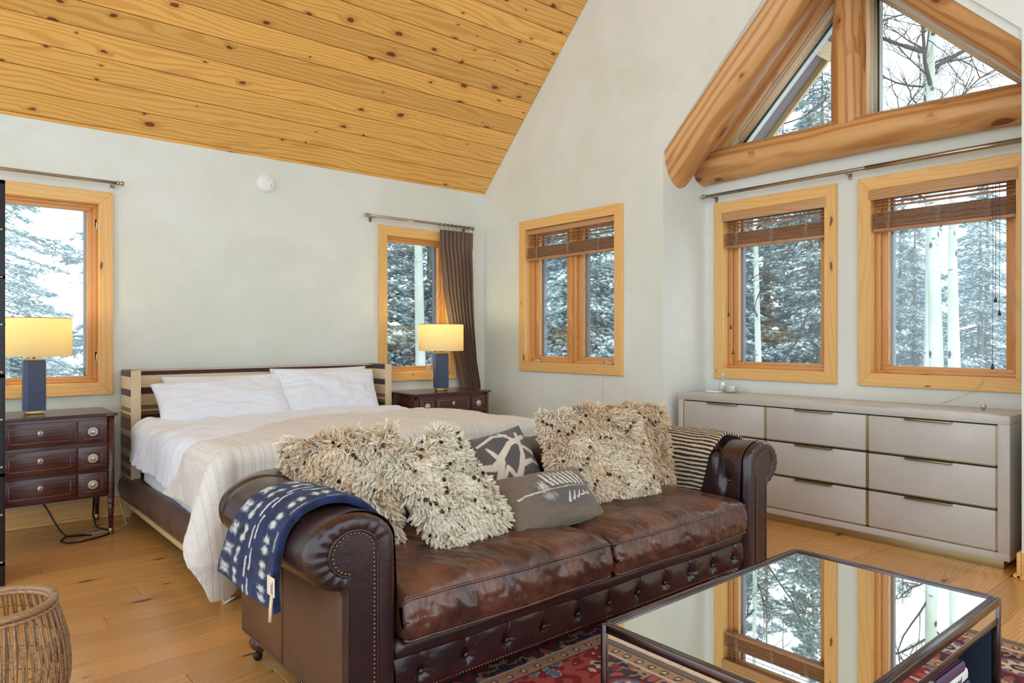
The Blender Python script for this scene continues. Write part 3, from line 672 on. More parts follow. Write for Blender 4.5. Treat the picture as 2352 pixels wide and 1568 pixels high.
# --- draped covers
def drape(name, hw, y0, y1, over_x, over_y, top, mat, seed, R=.06, wr=.012, bulge=.03, nx=220, ny=200, dens=1.0, yfront=True, flare=.0, cx=-2.277, thick=.006, skew=0.0, zmin=.015, edge=0.0, start=None):
    Lx = hw + over_x; a = np.linspace(-Lx, Lx, nx)[:, None]; Ly = (y0 - y1) + over_y; b = np.linspace(0, Ly, ny)[None, :]
    off = np.interp(a, start[0], start[1]) if start else 0 * a
    b2 = off + (Ly - off) * b / Ly
    b2 = b2 + edge * np.clip(1 - b / .3, 0, 1) * fbm(a * 2.5, b * 0 + seed, seed + 70)
    bl = y0 - y1
    ex = np.maximum(np.abs(a) - hw, 0) + 0 * b2; ey = np.maximum(b2 - bl, 0) + 0 * a
    fx_, fy_ = ex / over_x, ey / over_y; ex, ey = ex * np.sqrt(1 - fy_ ** 2 * .12), ey * np.sqrt(1 - fx_ ** 2 * .30)
    dr = np.sqrt(ex ** 2 + ey ** 2); ph = np.arctan2(ey, ex + 1e-9)
    q = np.minimum(dr, R * PI / 2) / R; out = R * np.sin(q); down = R * (1 - np.cos(q)) + np.maximum(dr - R * PI / 2, 0)
    hang = np.clip(dr / .35, 0, 1.4)
    rip = bulge * hang * (np.sin((b2 * 7 + a * 3.0) + seed) * .5 + fbm(b2 * 4 + seed, a * 3, seed) * .8) + flare * hang * np.sin(2 * ph)
    out = out + np.where(dr > 0, rip + .012 * hang, 0)
    X = cx + np.sign(a) * (np.minimum(np.abs(a), hw) + out * np.cos(ph)); Y = y0 - (np.minimum(b2, bl) + out * np.sin(ph) * (ey > 0))
    top_n = wr * (fbm(a * 3 + seed, b2 * 3, seed + 5) * 1.2 + ridged(a * 5 + b2 * 2, b2 * 7 - a * 2, seed + 9) * .7 - .5)
    crown = .02 * np.clip(1 - (np.abs(a) / hw) ** 4, -1, 1) * np.clip(b2 / .3, 0, 1)
    Z = top + crown + top_n * np.clip(1 - dr / .5, .35, 1) - down
    # side wrinkles
    X = X + np.where(ex > 0, np.sign(a) * wr * .8 * (ridged(b2 * 9 + ex * 5, ex * 4, seed + 21) - .5), 0)
    Z = np.maximum(Z, zmin + .004 * fbm(a * 9, b2 * 9, seed))
    V = np.stack([X, Y + 0 * X, Z], -1).reshape(-1, 3)
    o = mkobj(name, np_mesh(name, V, grid_faces(nx, ny, flip=False)), mat)
    sm = o.modifiers.new('thick', 'SOLIDIFY'); sm.thickness = thick; sm.offset = 0
    return o
def check_cloth():
    m, nt, b = nmat('waffle_coverlet'); tc = N(nt, 'ShaderNodeTexCoord'); v = tc.outputs['Object']
    sx = N(nt, 'ShaderNodeSeparateXYZ', {0: v})
    l1 = N(nt, 'ShaderNodeTexNoise', {'Vector': VM(nt, 'MULTIPLY', v, (110, 1.0, 1.0)), 'Scale': 1.0, 'Detail': 3.0})
    l2 = N(nt, 'ShaderNodeTexNoise', {'Vector': VM(nt, 'MULTIPLY', v, (1.0, 110, 110)), 'Scale': 1.0, 'Detail': 3.0})
    f = MATH(nt, 'ADD', MR(nt, l1.outputs[0], .5, .62), MR(nt, l2.outputs[0], .56, .66, 0, .6), clamp=True)
    c = MIX(nt, MATH(nt, 'MULTIPLY', f, .5), rgb(230, 224, 217), rgb(208, 198, 187))
    setc(nt, b, c); b.inputs['Roughness'].default_value = .9; b.inputs['Sheen Weight'].default_value = .2
    w1 = N(nt, 'ShaderNodeTexWave', {'Vector': v, 'Scale': 55.0}, bands_direction='X'); w2 = N(nt, 'ShaderNodeTexWave', {'Vector': v, 'Scale': 55.0}, bands_direction='Y')
    bump(nt, b, MATH(nt, 'ADD', MATH(nt, 'ADD', w1.outputs['Fac'], w2.outputs['Fac']), MATH(nt, 'MULTIPLY', f, 2.0)), .35, .002); return m
M['coverlet'] = check_cloth()
o = drape('flat_sheet', .905, -.50, -2.10, .37, .12, .665, M['sheet'], 4, R=.04, wr=.003, bulge=.012, nx=120, ny=80)
tag(o, 'white flat sheet hanging below the duvet on the bed', 'sheet')
o = drape('duvet', .925, -.43, -2.08, .30, .10, .688, M['sheet'], 11, R=.075, wr=.034, bulge=.03, nx=240, ny=200, thick=.02)
tag(o, 'rumpled white duvet spread over the bed', 'duvet')
o = drape('coverlet', .955, -1.03, -2.14, .36, .66, .722, M['coverlet'], 23, R=.085, wr=.012, bulge=.025, nx=280, ny=240, flare=.19, thick=.005, edge=.03, start=([-1.315, -.955, -.72, -.32, .2, .6, .955, 1.315], [.34, .80, .70, .29, .0, .12, .30, .27]))
tag(o, 'beige woven coverlet draped over the foot of the bed down to the floor', 'coverlet')
box('care_label', (-.035, .035, -.008, .008, 0, .001), M['white_plastic'], o, loc=(-3.25, -2.19, .006), rot=(.1, -.1, .5))
# --- pillows (bed)
def pillow_geo(w_, h_, t_, seed, nu=70, nv=60, wr=.012, pinch=.07, pw=.45, fringe=0.0):
    u = np.linspace(-1, 1, nu)[:, None]; v = np.linspace(-1, 1, nv)[None, :]
    su = np.sign(u) * np.abs(u) ** .8; sv = np.sign(v) * np.abs(v) ** .8
    X = w_ / 2 * su * (1 - pinch * (1 - sv ** 2)); Y = h_ / 2 * sv * (1 - pinch * (1 - su ** 2))
    T = t_ / 2 * ((1 - su ** 2) * (1 - sv ** 2)) ** pw
    n1 = wr * (fbm(su * 3 + seed, sv * 3, seed) + .8 * (ridged(su * 2.5 + sv, sv * 5 - su, seed + 3) - .5)) * np.clip(T / (t_ * .2), 0, 1)
    A = np.stack([X + 0 * Y, Y + 0 * X, T + n1], -1).reshape(-1, 3); B = np.stack([X + 0 * Y, Y + 0 * X, -T * .9 + n1 * .4], -1).reshape(-1, 3)
    return A, B, grid_faces(nu, nv), (u + 0 * v).ravel(), (v + 0 * u).ravel()
def pillow_mesh(name, *a, **k):
    A, B, F, u, v = pillow_geo(*a, **k); V = np.concatenate([A, B])
    me = np_mesh(name, V, [F, F[:, ::-1] + len(A)])
    bm = bmesh.new(); bm.from_mesh(me); bmesh.ops.remove_doubles(bm, verts=bm.verts[:], dist=.0004); bm.to_mesh(me); bm.free(); return me
def bed_pillow(label, c, yaw, lean, w_, h_, t_, seed, roll=0):
    o = mkobj('bed_pillow', pillow_mesh('bed_pillow', w_, h_, t_, seed, wr=.026, pinch=.05), M['sheet'])
    b = Vector((-math.sin(yaw), math.cos(yaw), 0)); r = Vector((math.cos(yaw), math.sin(yaw), 0)); u = Vector((0, 0, math.cos(lean))) + b * math.sin(lean)
    r2 = r * math.cos(roll) + u * math.sin(roll); u2 = u * math.cos(roll) - r * math.sin(roll)
    orient(o, c, r2, u2); return tag(o, label, 'pillow', 'white pillows against the striped headboard')
bed_pillow('white pillow behind another, next to the left wing of the headboard', (-2.64, -.235, .80), 0, .28, .84, .37, .15, 31)
bed_pillow('white pillow nearest the lit lamp by the black cabinet, leaning on another', (-2.70, -.44, .80), -.03, .62, .92, .39, .18, 37, .06)
bed_pillow('white pillow behind another, next to the lamp beside the brown curtain', (-1.86, -.235, .82), 0, .25, .84, .40, .15, 41)
bed_pillow('white pillow leaning in front of another, nearest the brown curtain', (-1.88, -.41, .815), .02, .45, .86, .42, .17, 43, -.03)
# ================================================================== NIGHTSTANDS
def nightstand(label, loc):
    root = thing('nightstand', label, 'nightstand', loc, 0, 'mahogany three-drawer bedside chests')
    D = M['dark_wood']; w_, d_ = .78, .50
    # top with canted projecting corners
    pts = []
    a, b = w_ / 2 + .012, d_
    top = [(-a - .01, 0), (a + .01, 0), (a + .01, -d_ + .05), (a + .016, -d_ + .02), (a + .014, -d_ - .012), (a - .02, -d_ - .016), (a - .055, -d_ - .006), (-a + .055, -d_ - .006), (-a + .02, -d_ - .016), (-a - .014, -d_ - .012), (-a - .016, -d_ + .02), (-a - .01, -d_ + .05)]
    V, F = poly_prism(top, .757, .775, 'z'); me = fixn(np_mesh('top', V, F, smooth=False))
    bm = bmesh.new(); bm.from_mesh(me); bmesh.ops.bevel(bm, geom=bm.edges[:], offset=.004, segments=2, affect='EDGES'); bm.to_mesh(me); bm.free()
    mkobj('top', me, D, root)
    box('case', (-w_ / 2 + .012, w_ / 2 - .012, -d_ + .012, -.01, .245, .757), D, root, .003)
    box('side_panel', (-w_ / 2 + .004, -w_ / 2 + .014, -d_ + .09, -.06, .29, .715), D, root, .004)
    box('side_panel', (w_ / 2 - .014, w_ / 2 - .004, -d_ + .09, -.06, .29, .715), D, root, .004)
    for sx_ in (-1, 1):
        prof = [(.009, 0), (.013, .004), (.014, .04), (.012, .042), (.017, .16), (.019, .19), (.016, .195), (.02, .2), (.02, .215), (.017, .22), (.021, .24), (.021, .757)]
        for yy, nm in ((-d_ + .012, 'leg'), (-.03, 'leg')):
            lg = lathe('leg', prof[3:], D, root, 16, (sx_ * (w_ / 2 - .012), yy, 0))
            lathe('foot_cap', prof[:4], M['brass'], lg, 16)
    rows = ((.260, .405), (.425, .570), (.592, .737)); colw = ((-.355, -.195), (-.185, .185), (.195, .355)); yf = -d_
    for ri, (z0, z1) in enumerate(rows):
        for ci, (x0, x1) in enumerate(colw):
            dr = box('drawer', (x0, x1, yf - .004, yf + .03, z0, z1), D, root, .002)
            m = .03; x2, x3, z2, z3 = x0 + m, x1 - m, z0 + m, z1 - m
            for q in ([(x2, z2), (x3, z2)], [(x3, z2), (x3, z3)], [(x3, z3), (x2, z3)], [(x2, z3), (x2, z2)]):
                tube('moulding', [(q[0][0], yf - .004, q[0][1]), (q[1][0], yf - .004, q[1][1])], .0035, M['bead'], dr, 6)
            xc, zc = (x0 + x1) / 2, (z0 + z1) / 2
            if ci == 1:
                V, F = lathe_geo([(.0005, 0), (.014, 0), (.015, .003), (.0005, .004)], 18); V = np.stack([V[:, 0] + xc, yf - .004 - V[:, 2], V[:, 1] * 1.35 + zc + .012], -1)
                es = mkobj('escutcheon', np_mesh('escutcheon', V, F), M['silver'], dr)
                box('keyhole', (xc - .002, xc + .002, yf - .0095, yf - .0075, zc + .006, zc + .019), M['black_plastic'], dr)
            else:
                V, F = lathe_geo([(.0005, .0), (.027, .0), (.029, .003), (.026, .006), (.0235, .004), (.019, .004), (.016, .007), (.011, .013), (.0005, .015)], 24); V = np.stack([V[:, 0] + xc, yf - .004 - V[:, 2], V[:, 1] + zc], -1)
                kn = mkobj('knob', np_mesh('knob', V, F), M['silver'], dr)
                ring = [(xc + .020 * math.cos(t), yf - .014 + .003 * math.sin(t), zc - .002 + .0205 * math.sin(t)) for t in np.linspace(0, 2 * PI, 22)]
                tube('ring_pull', ring, .002, M['silver'], dr, 6)
    return root
M['bead'] = plain('worn_bead', rgb(124, 84, 78), .3, coat=.3)
nightstand('mahogany nightstand with nine drawers next to the black cabinet', (-3.815, -.035, 0))
nightstand('mahogany nightstand with nine drawers in the corner by the curtain', (-.762, -.035, 0))
# ================================================================== LAMPS
def lamp(label, loc, rot):
    root = thing('table_lamp', label, 'lamp', loc, rot, 'lit navy table lamps with drum shades')
    wv, dv = .058, .048
    box('foot', (-.05, .05, -.04, .04, 0, .022), M['brass'], root, .002)
    cham = .022
    pts = [(-wv, -dv + cham), (-wv + cham, -dv), (wv - .004, -dv), (wv, -dv + .004), (wv, dv), (-wv, dv)]
    V, F = poly_prism(pts, .022, .335, 'z'); mkobj('body', fixn(np_mesh('body', V, F, smooth=False)), M['navy'], root)
    box('cap', (-.052, .052, -.042, .042, .335, .347), M['brass'], root, .002)
    st, stf = lathe_geo([(.0005, -.003), (.004, -.003), (.005, 0), (.003, .003), (.0005, .0035)], 8)
    sv = np.stack([st[:, 0] + wv - .001, -st[:, 2] - dv - .0005, st[:, 1]], -1); parts = [(sv + np.array([0, 0, .035 + i * .0265]), stf) for i in range(12)]
    V, F = join(parts); o = mkobj('brass_studs', np_mesh('brass_studs', V, F), M['brass'], root); o['kind'] = 'stuff'
    lathe('stem', [(.007, .347), (.007, .46)], M['brass'], root, 12)
    R_, z0, z1 = .205, .362, .602
    n = 64; a = np.arange(n) / n * 2 * PI; rings = [(R_, z0), (R_, z1), (R_ - .003, z1), (R_ - .003, z0)]
    V = np.array([[r * math.cos(t), r * math.sin(t), z] for r, z in rings for t in a]); i = np.arange(n); j = (i + 1) % n
    F = np.concatenate([np.stack([k * n + i, k * n + j, ((k + 1) % 4) * n + j, ((k + 1) % 4) * n + i], -1) for k in range(4)])
    me = np_mesh('lamp_shade', V, F); me.set_sharp_from_angle(angle=math.radians(50))
    sh = mkobj('lamp_shade', me, M['shade'], root)
    tube('shade_rim', [(R_ * math.cos(t), R_ * math.sin(t), z1) for t in np.linspace(0, 2 * PI, 60)], .002, M['bead'], sh, 5)
    V, F = lathe_geo([(.0005, .44), (.014, .45), (.017, .47), (.03, .51), (.032, .53), (.02, .556), (.0005, .562)], 16)
    m, nt, b = nmat('warm_bulb'); b.inputs['Emission Color'].default_value = (1, .80, .42, 1); b.inputs['Emission Strength'].default_value = 6.0
    mkobj('bulb', np_mesh('bulb', V, F), m, root)
    ld = bpy.data.lights.new('lamp_bulb_light', 'POINT'); ld.energy = 4.0; ld.color = (1.0, .87, .46); ld.shadow_soft_size = .05
    lo = bpy.data.objects.new('lamp_bulb_light', ld); C.objects.link(lo); lo.parent = root; lo.location = (0, 0, .59)
    return root
lamp('lit table lamp with navy base on the nightstand next to the black cabinet', (-3.822, -.30, .776), 0)
lamp('lit table lamp with navy base on the nightstand by the curtain', (-.735, -.30, .776), -.25)
# ================================================================== CURTAIN
cu = thing('curtain', 'brown pleated curtain panel hanging in the corner of the room', 'curtain', (-.39, -.08, 0))
def curtain_panel():
    nu, nv = 320, 70; u = np.linspace(0, 1, nu)[:, None]; t = np.linspace(0, 1, nv)[None, :]
    z = 2.285 * (1 - t) + .02 * t
    key = np.array([2.285, 2.1, 1.7, 1.35, 1.03, .80, .4, .02]); xl = np.array([-.597, -.59, -.545, -.475, -.392, -.345, -.34, -.35]); xr = np.array([-.195, -.205, -.20, -.185, -.16, -.115, -.10, -.09])
    L = np.interp(-z, -key, xl); R_ = np.interp(-z, -key, xr)
    amp = .026 * (.55 + .45 * np.minimum(t * 6, 1)); ph = 2 * PI * 8.5 * u
    pin = .5 + .5 * np.cos(ph * 1.0)
    y = amp * np.sin(ph + .8 * np.sin(t * 3 + u * 4)) + .006 * fbm(u * 20, t * 6, 5)
    x = L + (R_ - L) * (u + .012 * np.sin(ph * 2) * np.minimum(t * 8, 1))
    y = y * (1 - .5 * np.exp(-((t - .06) / .02) ** 2))
    V = np.stack([x + .39 + 0 * y, y - .005, z + 0 * x], -1).reshape(-1, 3)
    return np_mesh('panel', V, grid_faces(nu, nv))
o = mkobj('panel', curtain_panel(), M['curtain'], cu); sm = o.modifiers.new('t', 'SOLIDIFY'); sm.thickness = .003
for i in range(9):
    x = -.585 + i * .0475 if i else -.59
    pts = [(x + .39 + .004 * math.sin(t * 2), .018 * math.cos(t), 2.330 + .018 * math.sin(t)) for t in np.linspace(0, 2 * PI, 20)]
    rg = tube('ring', pts, .0028, M['bronze'], cu, 6)
    tube('hook', [(x + .39, .0, 2.312), (x + .39, .004, 2.30), (x + .39, 0, 2.28)], .0018, M['bronze'], rg, 5)
# ================================================================== SMOKE DETECTOR
sd = thing('smoke_detector', 'round white smoke detector on the wall above the bed', 'smoke detector', (-2.241, 0, 2.50))
def onwall(prof, n=40):
    V, F = lathe_geo(prof, n); return np.stack([V[:, 0], -V[:, 2], V[:, 1]], -1), [f[:, ::-1] for f in F]
for nm, pf, mt_ in (('base', [(.0005, 0), (.070, 0), (.072, .006), (.070, .012), (.0005, .0125)], 'white_plastic'), ('cover', [(.0005, .012), (.066, .012), (.066, .028), (.058, .036), (.040, .039), (.0005, .040)], 'white_plastic'), ('test_button', [(.0005, .039), (.02, .039), (.02, .043), (.0005, .0435)], 'white_plastic')):
    V, F = onwall(pf); me = np_mesh(nm, V, F); me.set_sharp_from_angle(angle=math.radians(40)); mkobj(nm, me, M[mt_], sd)
box('indicator', (.003, .008, -.0455, -.0425, .026, .031), M['black_plastic'], sd)
box('vent_slot', (.030, .038, -.0395, -.037, -.022, -.012), plain('grey_slot', rgb(150, 150, 148), .6), sd)
# small dark scuffs in the plaster above the headboard are part of the wall and left to its material
# ================================================================== DRESSER
dr = thing('dresser', 'long linen-wrapped dresser with nine drawers and brass trim under the alcove windows', 'dresser', (.298, -3.393, 0))
X0, X1 = .075, .52; Y0, Y1 = -2.322, -4.464
def db(x0, x1, ya, yb, z0, z1): return (x0 - .298, x1 - .298, min(ya, yb) + 3.393, max(ya, yb) + 3.393, z0, z1)
box('plinth', db(X0 + .03, X1 - .02, Y0 - .035, Y1 + .035, 0, .052), M['brass_pale'], dr, .001)
fr = .042
box('top', db(X0, X1, Y0, Y1, .785, .832), M['dresser'], dr, .002)
box('base_panel', db(X0, X1, Y0, Y1, .052, .092), M['dresser'], dr, .002)
box('side_panel', db(X0, X1, Y0, Y0 - fr - .003, .092, .785), M['dresser'], dr, .002)
box('side_panel', db(X0, X1, Y1 + fr + .015, Y1, .092, .785), M['dresser'], dr, .002)
box('back_panel', db(X1 - .012, X1, Y0 - fr, Y1 + fr, .092, .785), M['dresser'], dr)
box('carcass', db(X0 + .022, X1 - .02, Y0 - fr, Y1 + fr, .092, .785), plain('dark_gap', rgb(52, 44, 34), .7), dr)
ys = [-2.367, -3.047, -3.727, -4.407]; zs = [.092, .323, .554, .785]
for c_ in range(3):
    for r_ in range(3):
        g = .004; ya, yb, z0, z1 = ys[c_] - g, ys[c_ + 1] + g, zs[r_] + g, zs[r_ + 1] - g - .004
        f = box('drawer', db(X0 + .001, X0 + .03, ya, yb, z0, z1), M['dresser'], dr, .0015)
        e = .008
        for b_ in (db(X0 - .001, X0 + .012, ya + e, yb - e, z0 - .001, z0 + e - .002), db(X0 - .001, X0 + .012, ya + e * .5, ya - e * .6, z0, z1), db(X0 - .001, X0 + .012, yb + e * .6, yb - e * .5, z0, z1)):
            box('brass_edge', b_, M['brass_pale'], f)
        yc = (ya + yb) / 2
        box('pull', db(X0 - .016, X0 + .008, yc + .125, yc - .125, z1 - .004, z1 + .001), M['brass'], f, .0008)
        box('pull_lip', db(X0 - .018, X0 - .014, yc + .125, yc - .125, z1 - .008, z1 + .001), M['brass'], f, .0008)
# small things on the dresser
bt = thing('glass_bottle', 'clear glass bottle with stopper on the dresser beside the glass jar', 'bottle', (.44, -2.475, .832))
lathe('bottle_body', [(.0005, 0), (.030, 0), (.034, .006), (.034, .075), (.028, .092), (.012, .102), (.011, .115), (.016, .120), (.016, .126), (.0005, .127)], M['bottle_glass'], bt, 24, sharp=60)
lathe('stopper', [(.0005, .112), (.009, .118), (.014, .129), (.015, .142), (.009, .150), (.0005, .151)], M['bottle_glass'], bt, 16)
lathe('contents', [(.0005, .004), (.030, .004), (.030, .045), (.0005, .046)], plain('frosted_salt', rgb(232, 232, 228), .7), bt, 20)
jr = thing('glass_jar', 'low round clear glass jar on the dresser beside the bottle', 'jar', (.40, -2.58, .832))
lathe('jar_body', [(.0005, 0), (.048, 0), (.052, .005), (.052, .042), (.047, .042), (.047, .008), (.0005, .008)], M['bottle_glass'], jr, 32, sharp=60)
lathe('lid', [(.0005, .042), (.054, .042), (.056, .046), (.054, .051), (.0005, .052)], M['bottle_glass'], jr, 32, sharp=60)
lathe('candle_wax', [(.0005, .009), (.045, .009), (.045, .034), (.0005, .034)], plain('white_wax', rgb(236, 234, 226), .5), jr, 28)
sp_ = box('soap_bar', (-.03, .03, -.055, .055, 0, .012), M['white_plastic'], None, .004, 3, loc=(.33, -2.47, .8325)); tag(sp_, 'flat white soap bar lying in front of the glass bottle', 'soap bar')
kb = lathe('metal_bead', [(.0005, 0), (.009, 0), (.011, .006), (.016, .012), (.018, .020), (.015, .028), (.0005, .032)], M['silver'], None, 18, (.40, -4.25, .8325)); tag(kb, 'small shiny metal bead lying on the dresser top', 'bead')
lc = tube('loose_wire', [(XE - .006, -4.22, 1.10), (XE - .03, -4.215, .99), (XE - .035, -4.17, .93), (XE - .03, -4.08, .885), (XE - .01, -4.0, .85), (XE - .03, -3.98, .834)], .0012, M['cord']); tag(lc, 'thin loose cord trailing from the blind to the dresser top', 'cord')
# ================================================================== BASKET
bk = thing('wicker_basket', 'open round rattan basket with bulging spoked sides', 'basket', (-4.196, -2.845, 0))
def brad(z): return np.interp(z, [0, .06, .16, .26, .34, .40], [.145, .185, .205, .198, .178, .158])
ns = 88
for i in range(ns):
    t = i / ns * 2 * PI; zz = np.linspace(.01, .395, 10); tw = .10 * np.sin(zz * 9 + (i % 2) * PI) * .25
    rr = brad(zz) + (.004 if i % 2 else -.004); pts = np.stack([rr * np.cos(t + tw), rr * np.sin(t + tw), zz], -1)
    tube('spoke', pts, .0034, M['rattan'], bk, 6)
for z, r, rt in ((.402, .160, .0125), (.392, .152, .008), (.385, .168, .006)):
    tube('rim', [(r * math.cos(t), r * math.sin(t), z) for t in np.linspace(0, 2 * PI, 60)], rt, M['rattan'], bk, 8)
for z in (.09, .165, .24, .31):
    tube('binding', [((brad(z) + .005 * math.sin(t * ns / 2)) * math.cos(t), (brad(z) + .005 * math.sin(t * ns / 2)) * math.sin(t), z + .03 * math.sin(t)) for t in np.linspace(0, 2 * PI, 200)], .0022, M['rattan'], bk, 5)
lathe('bottom', [(.0005, .0), (.145, .0), (.147, .012), (.0005, .014)], M['rattan'], bk, 40)
# ================================================================== BLACK CABINET at the frame edge
kb = thing('metal_cabinet', 'tall black metal cabinet with rivets standing by the nightstand and basket', 'cabinet', (-4.512, -1.05, 0))
for x0 in (-.47, .47):
    for y0 in (-.19, .15):
        p = box('post', (x0 - .03 if x0 > 0 else x0, x0 if x0 > 0 else x0 + .03, y0, y0 + .03, 0, 2.05), M['black'], kb, .002)
        for z in np.arange(.12, 2.0, .24):
            V, F = lathe_geo([(.0005, .004), (.004, .003), (.006, 0), (.0005, -.001)], 10); V = np.stack([V[:, 2] + x0 if x0 > 0 else x0 - V[:, 2], V[:, 0] + y0 + .015, V[:, 1] + z], -1)
            if abs(y0 + .19) < .01: V2 = np.stack([V[:, 1] - y0 - .015 + (x0 - .015 if x0 > 0 else x0 + .015), -(V[:, 0] - x0) * (1 if x0 > 0 else -1) + y0, V[:, 2]], -1); mkobj('rivet', np_mesh('rivet', V2, F), M['silver'], p)
            mkobj('rivet', np_mesh('rivet', V, F), M['silver'], p)
for z in (.10, .55, 1.05, 1.55, 2.03): box('shelf', (-.47, .47, -.19, .18, z, z + .02), M['black'], kb, .002)
box('side_panel', (.455, .466, -.16, .15, .12, 2.03), M['black'], kb)
# ================================================================== CORDS
pc = tube('power_cord', [(-3.79, -.30, .235), (-3.75, -.33, .16), (-3.72, -.36, .09), (-3.69, -.40, .03), (-3.665, -.44, .008), (-3.60, -.47, .007), (-3.545, -.50, .007), (-3.60, -.46, .012), (-3.67, -.45, .012), (-3.71, -.52, .006), (-3.69, -.60, .006), (-3.62, -.62, .006), (-3.50, -.57, .006), (-3.42, -.50, .006), (-3.44, -.42, .006), (-3.49, -.36, .02), (-3.50, -.30, .09), (-3.48, -.22, .20), (-3.48, -.16, .23)], .0055, M['black_plastic'])
tag(pc, 'black power cord looped on the floor under the nightstand', 'cord')
wc = tube('white_cable', [(-3.345, -.25, .20), (-3.335, -.33, .10), (-3.325, -.40, .02), (-3.38, -.43, .004), (-3.47, -.44, .004), (-3.56, -.45, .004), (-3.53, -.36, .004), (-3.45, -.30, .004), (-3.42, -.31, .004)], .0018, M['white_plastic'])
tag(wc, 'thin white charging cable on the floor beside the bed leg', 'cable')
# ================================================================== SOFA
sofa = thing('sofa', 'brown leather chesterfield sofa with rolled arms and nailhead trim', 'sofa', (-2.24, -3.30, 0))
SO = np.array([2.24, 3.30, 0])
XL, XR, YBK, YF = -3.235, -1.245, -2.995, -3.675
EO, EZ, ERX, ERY = .155, .61, .150, .116
def roll_profile(n1=22, n2=60, z0=.25):
    a = np.linspace(z0, .575, n1, endpoint=False); p1 = np.stack([np.full(n1, .005) + .012 * np.sin((a - z0) / (.575 - z0) * PI) * -1, a], -1)
    th = np.radians(np.linspace(180 - 14, -100, n2)); p2 = np.stack([EO + ERX * np.cos(th), EZ + ERY * np.sin(th)], -1)
    return np.concatenate([p1, p2])
PR = roll_profile(); PT = np.gradient(PR, axis=0); PT /= np.linalg.norm(PT, axis=1, keepdims=True); PN = np.stack([-PT[:, 1], PT[:, 0]], -1)
PS = np.concatenate([[0], np.cumsum(np.linalg.norm(np.diff(PR, axis=0), axis=1))])
def path():
    P_ = []; La = YBK - YF; s = 0
    for t in np.linspace(0, 1, 95): P_.append((XL, YF + La * t, -1, 0, La * t, 0))
    s = La; rc = .16
    for t in np.linspace(0, 1, 34)[1:]: P_.append((XL, YBK, -math.cos(t * PI / 2), math.sin(t * PI / 2), s + rc * t * PI / 2, .1 if t <= .5 else .2))
    s += rc * PI / 2; Lb = XR - XL
    for t in np.linspace(0, 1, 250)[1:]: P_.append((XL + Lb * t, YBK, 0, 1, s + Lb * t, 1))
    s += Lb
    for t in np.linspace(0, 1, 34)[1:]: P_.append((XR, YBK, math.sin(t * PI / 2), math.cos(t * PI / 2), s + rc * t * PI / 2, 1.1 if t < .5 else 1.9))
    s += rc * PI / 2
    for t in np.linspace(0, 1, 95)[1:]: P_.append((XR, YBK - La * t, 1, 0, s + La * t, 2))
    return np.array(P_)
PA = path(); STOT = PA[-1, 4]
# tufting: two rows of buttons, creases between them
nb = 22; sp0 = STOT / nb
row1 = [(sp0 * (i + .5), .285) for i in range(nb)]; row2 = [(sp0 * i, .475) for i in range(1, nb)]
S = PA[:, 4][:, None]; Q = PS[None, :]
disp = .010 * np.sin(np.clip((Q - .1) / .55, 0, 1) * PI) + 0 * S
def segd(a, b):
    ax, ay = a; bx_, by_ = b; L2 = (bx_ - ax) ** 2 + (by_ - ay) ** 2
    t = np.clip(((S - ax) * (bx_ - ax) + (Q - ay) * (by_ - ay)) / L2, 0, 1); return np.hypot(S - ax - t * (bx_ - ax), Q - ay - t * (by_ - ay))
cre = np.full((len(PA), len(PR)), 9.0); but = np.full_like(cre, 9.0)
for i, b in enumerate(row1):
    cre = np.minimum(cre, segd(b, (b[0], .02))); but = np.minimum(but, np.hypot(S - b[0], Q - b[1]))
    for c_ in row2:
        if abs(c_[0] - b[0]) < sp0 * .6: cre = np.minimum(cre, segd(b, c_))
for c_ in row2:
    cre = np.minimum(cre, segd(c_, (c_[0], .80))); but = np.minimum(but, np.hypot(S - c_[0], Q - c_[1]))
pleat = np.sin(S * 2 * PI / .022) * .0012 * np.exp(-(but / .09) ** 2)
disp = disp - .022 * np.exp(-(but / .03) ** 2) - .010 * np.exp(-(cre / .016) ** 2) + pleat
sag = -.018 * np.sin(np.clip(PA[:, 4] / (YBK - YF), 0, 1) * PI) - .018 * np.sin(np.clip((STOT - PA[:, 4]) / (YBK - YF), 0, 1) * PI)
disp += .006 * fbm(S * 4, Q * 5, 77)
O_ = PR[None, :, 0] + disp * PN[None, :, 0]; Z_ = PR[None, :, 1] + disp * PN[None, :, 1]; Z_ = Z_ + sag[:, None] * np.clip((Z_ - .4) / .3, 0, 1)
VX = PA[:, 0][:, None] + PA[:, 2][:, None] * O_; VY = PA[:, 1][:, None] + PA[:, 3][:, None] * O_
SV = np.stack([VX, VY, Z_], -1) + SO
fl_ = PA[:, 5]
iL = np.where(fl_ <= .1)[0]; iB = np.where((fl_ >= .1) & (fl_ <= 1.1))[0]; iR = np.where(fl_ > 1.05)[0]
iB = np.arange(iL[-1], iR[0] + 1)
for nm, ii in (('arm', iL), ('backrest', iB), ('arm', iR)):
    V = SV[ii].reshape(-1, 3); mkobj(nm, np_mesh(nm, V, grid_faces(len(ii), len(PR), flip=True)), M['leather'], sofa)
def frame_pt(s, q):
    i = int(np.argmin(np.abs(PA[:, 4] - s))); j = int(np.argmin(np.abs(PS - q))); return SV[i, j], np.array([PA[i, 2] * PN[j, 0], PA[i, 3] * PN[j, 0], PN[j, 1]])
bv, bf = lathe_geo([(.0005, .007), (.006, .006), (.010, .002), (.011, -.004), (.0005, -.006)], 12); bmesh_b = np_mesh('button', bv, bf); bmesh_b.materials.append(M['leather'])
def put_button(p, n):
    o = mkobj('button', bmesh_b, None, sofa, tuple(p)); o.rotation_mode = 'QUATERNION'; o.rotation_quaternion = Vector((0, 0, 1)).rotation_difference(Vector(n)); return o
for b in row1 + row2:
    p, n = frame_pt(*b); put_button(p + n * .002, n)
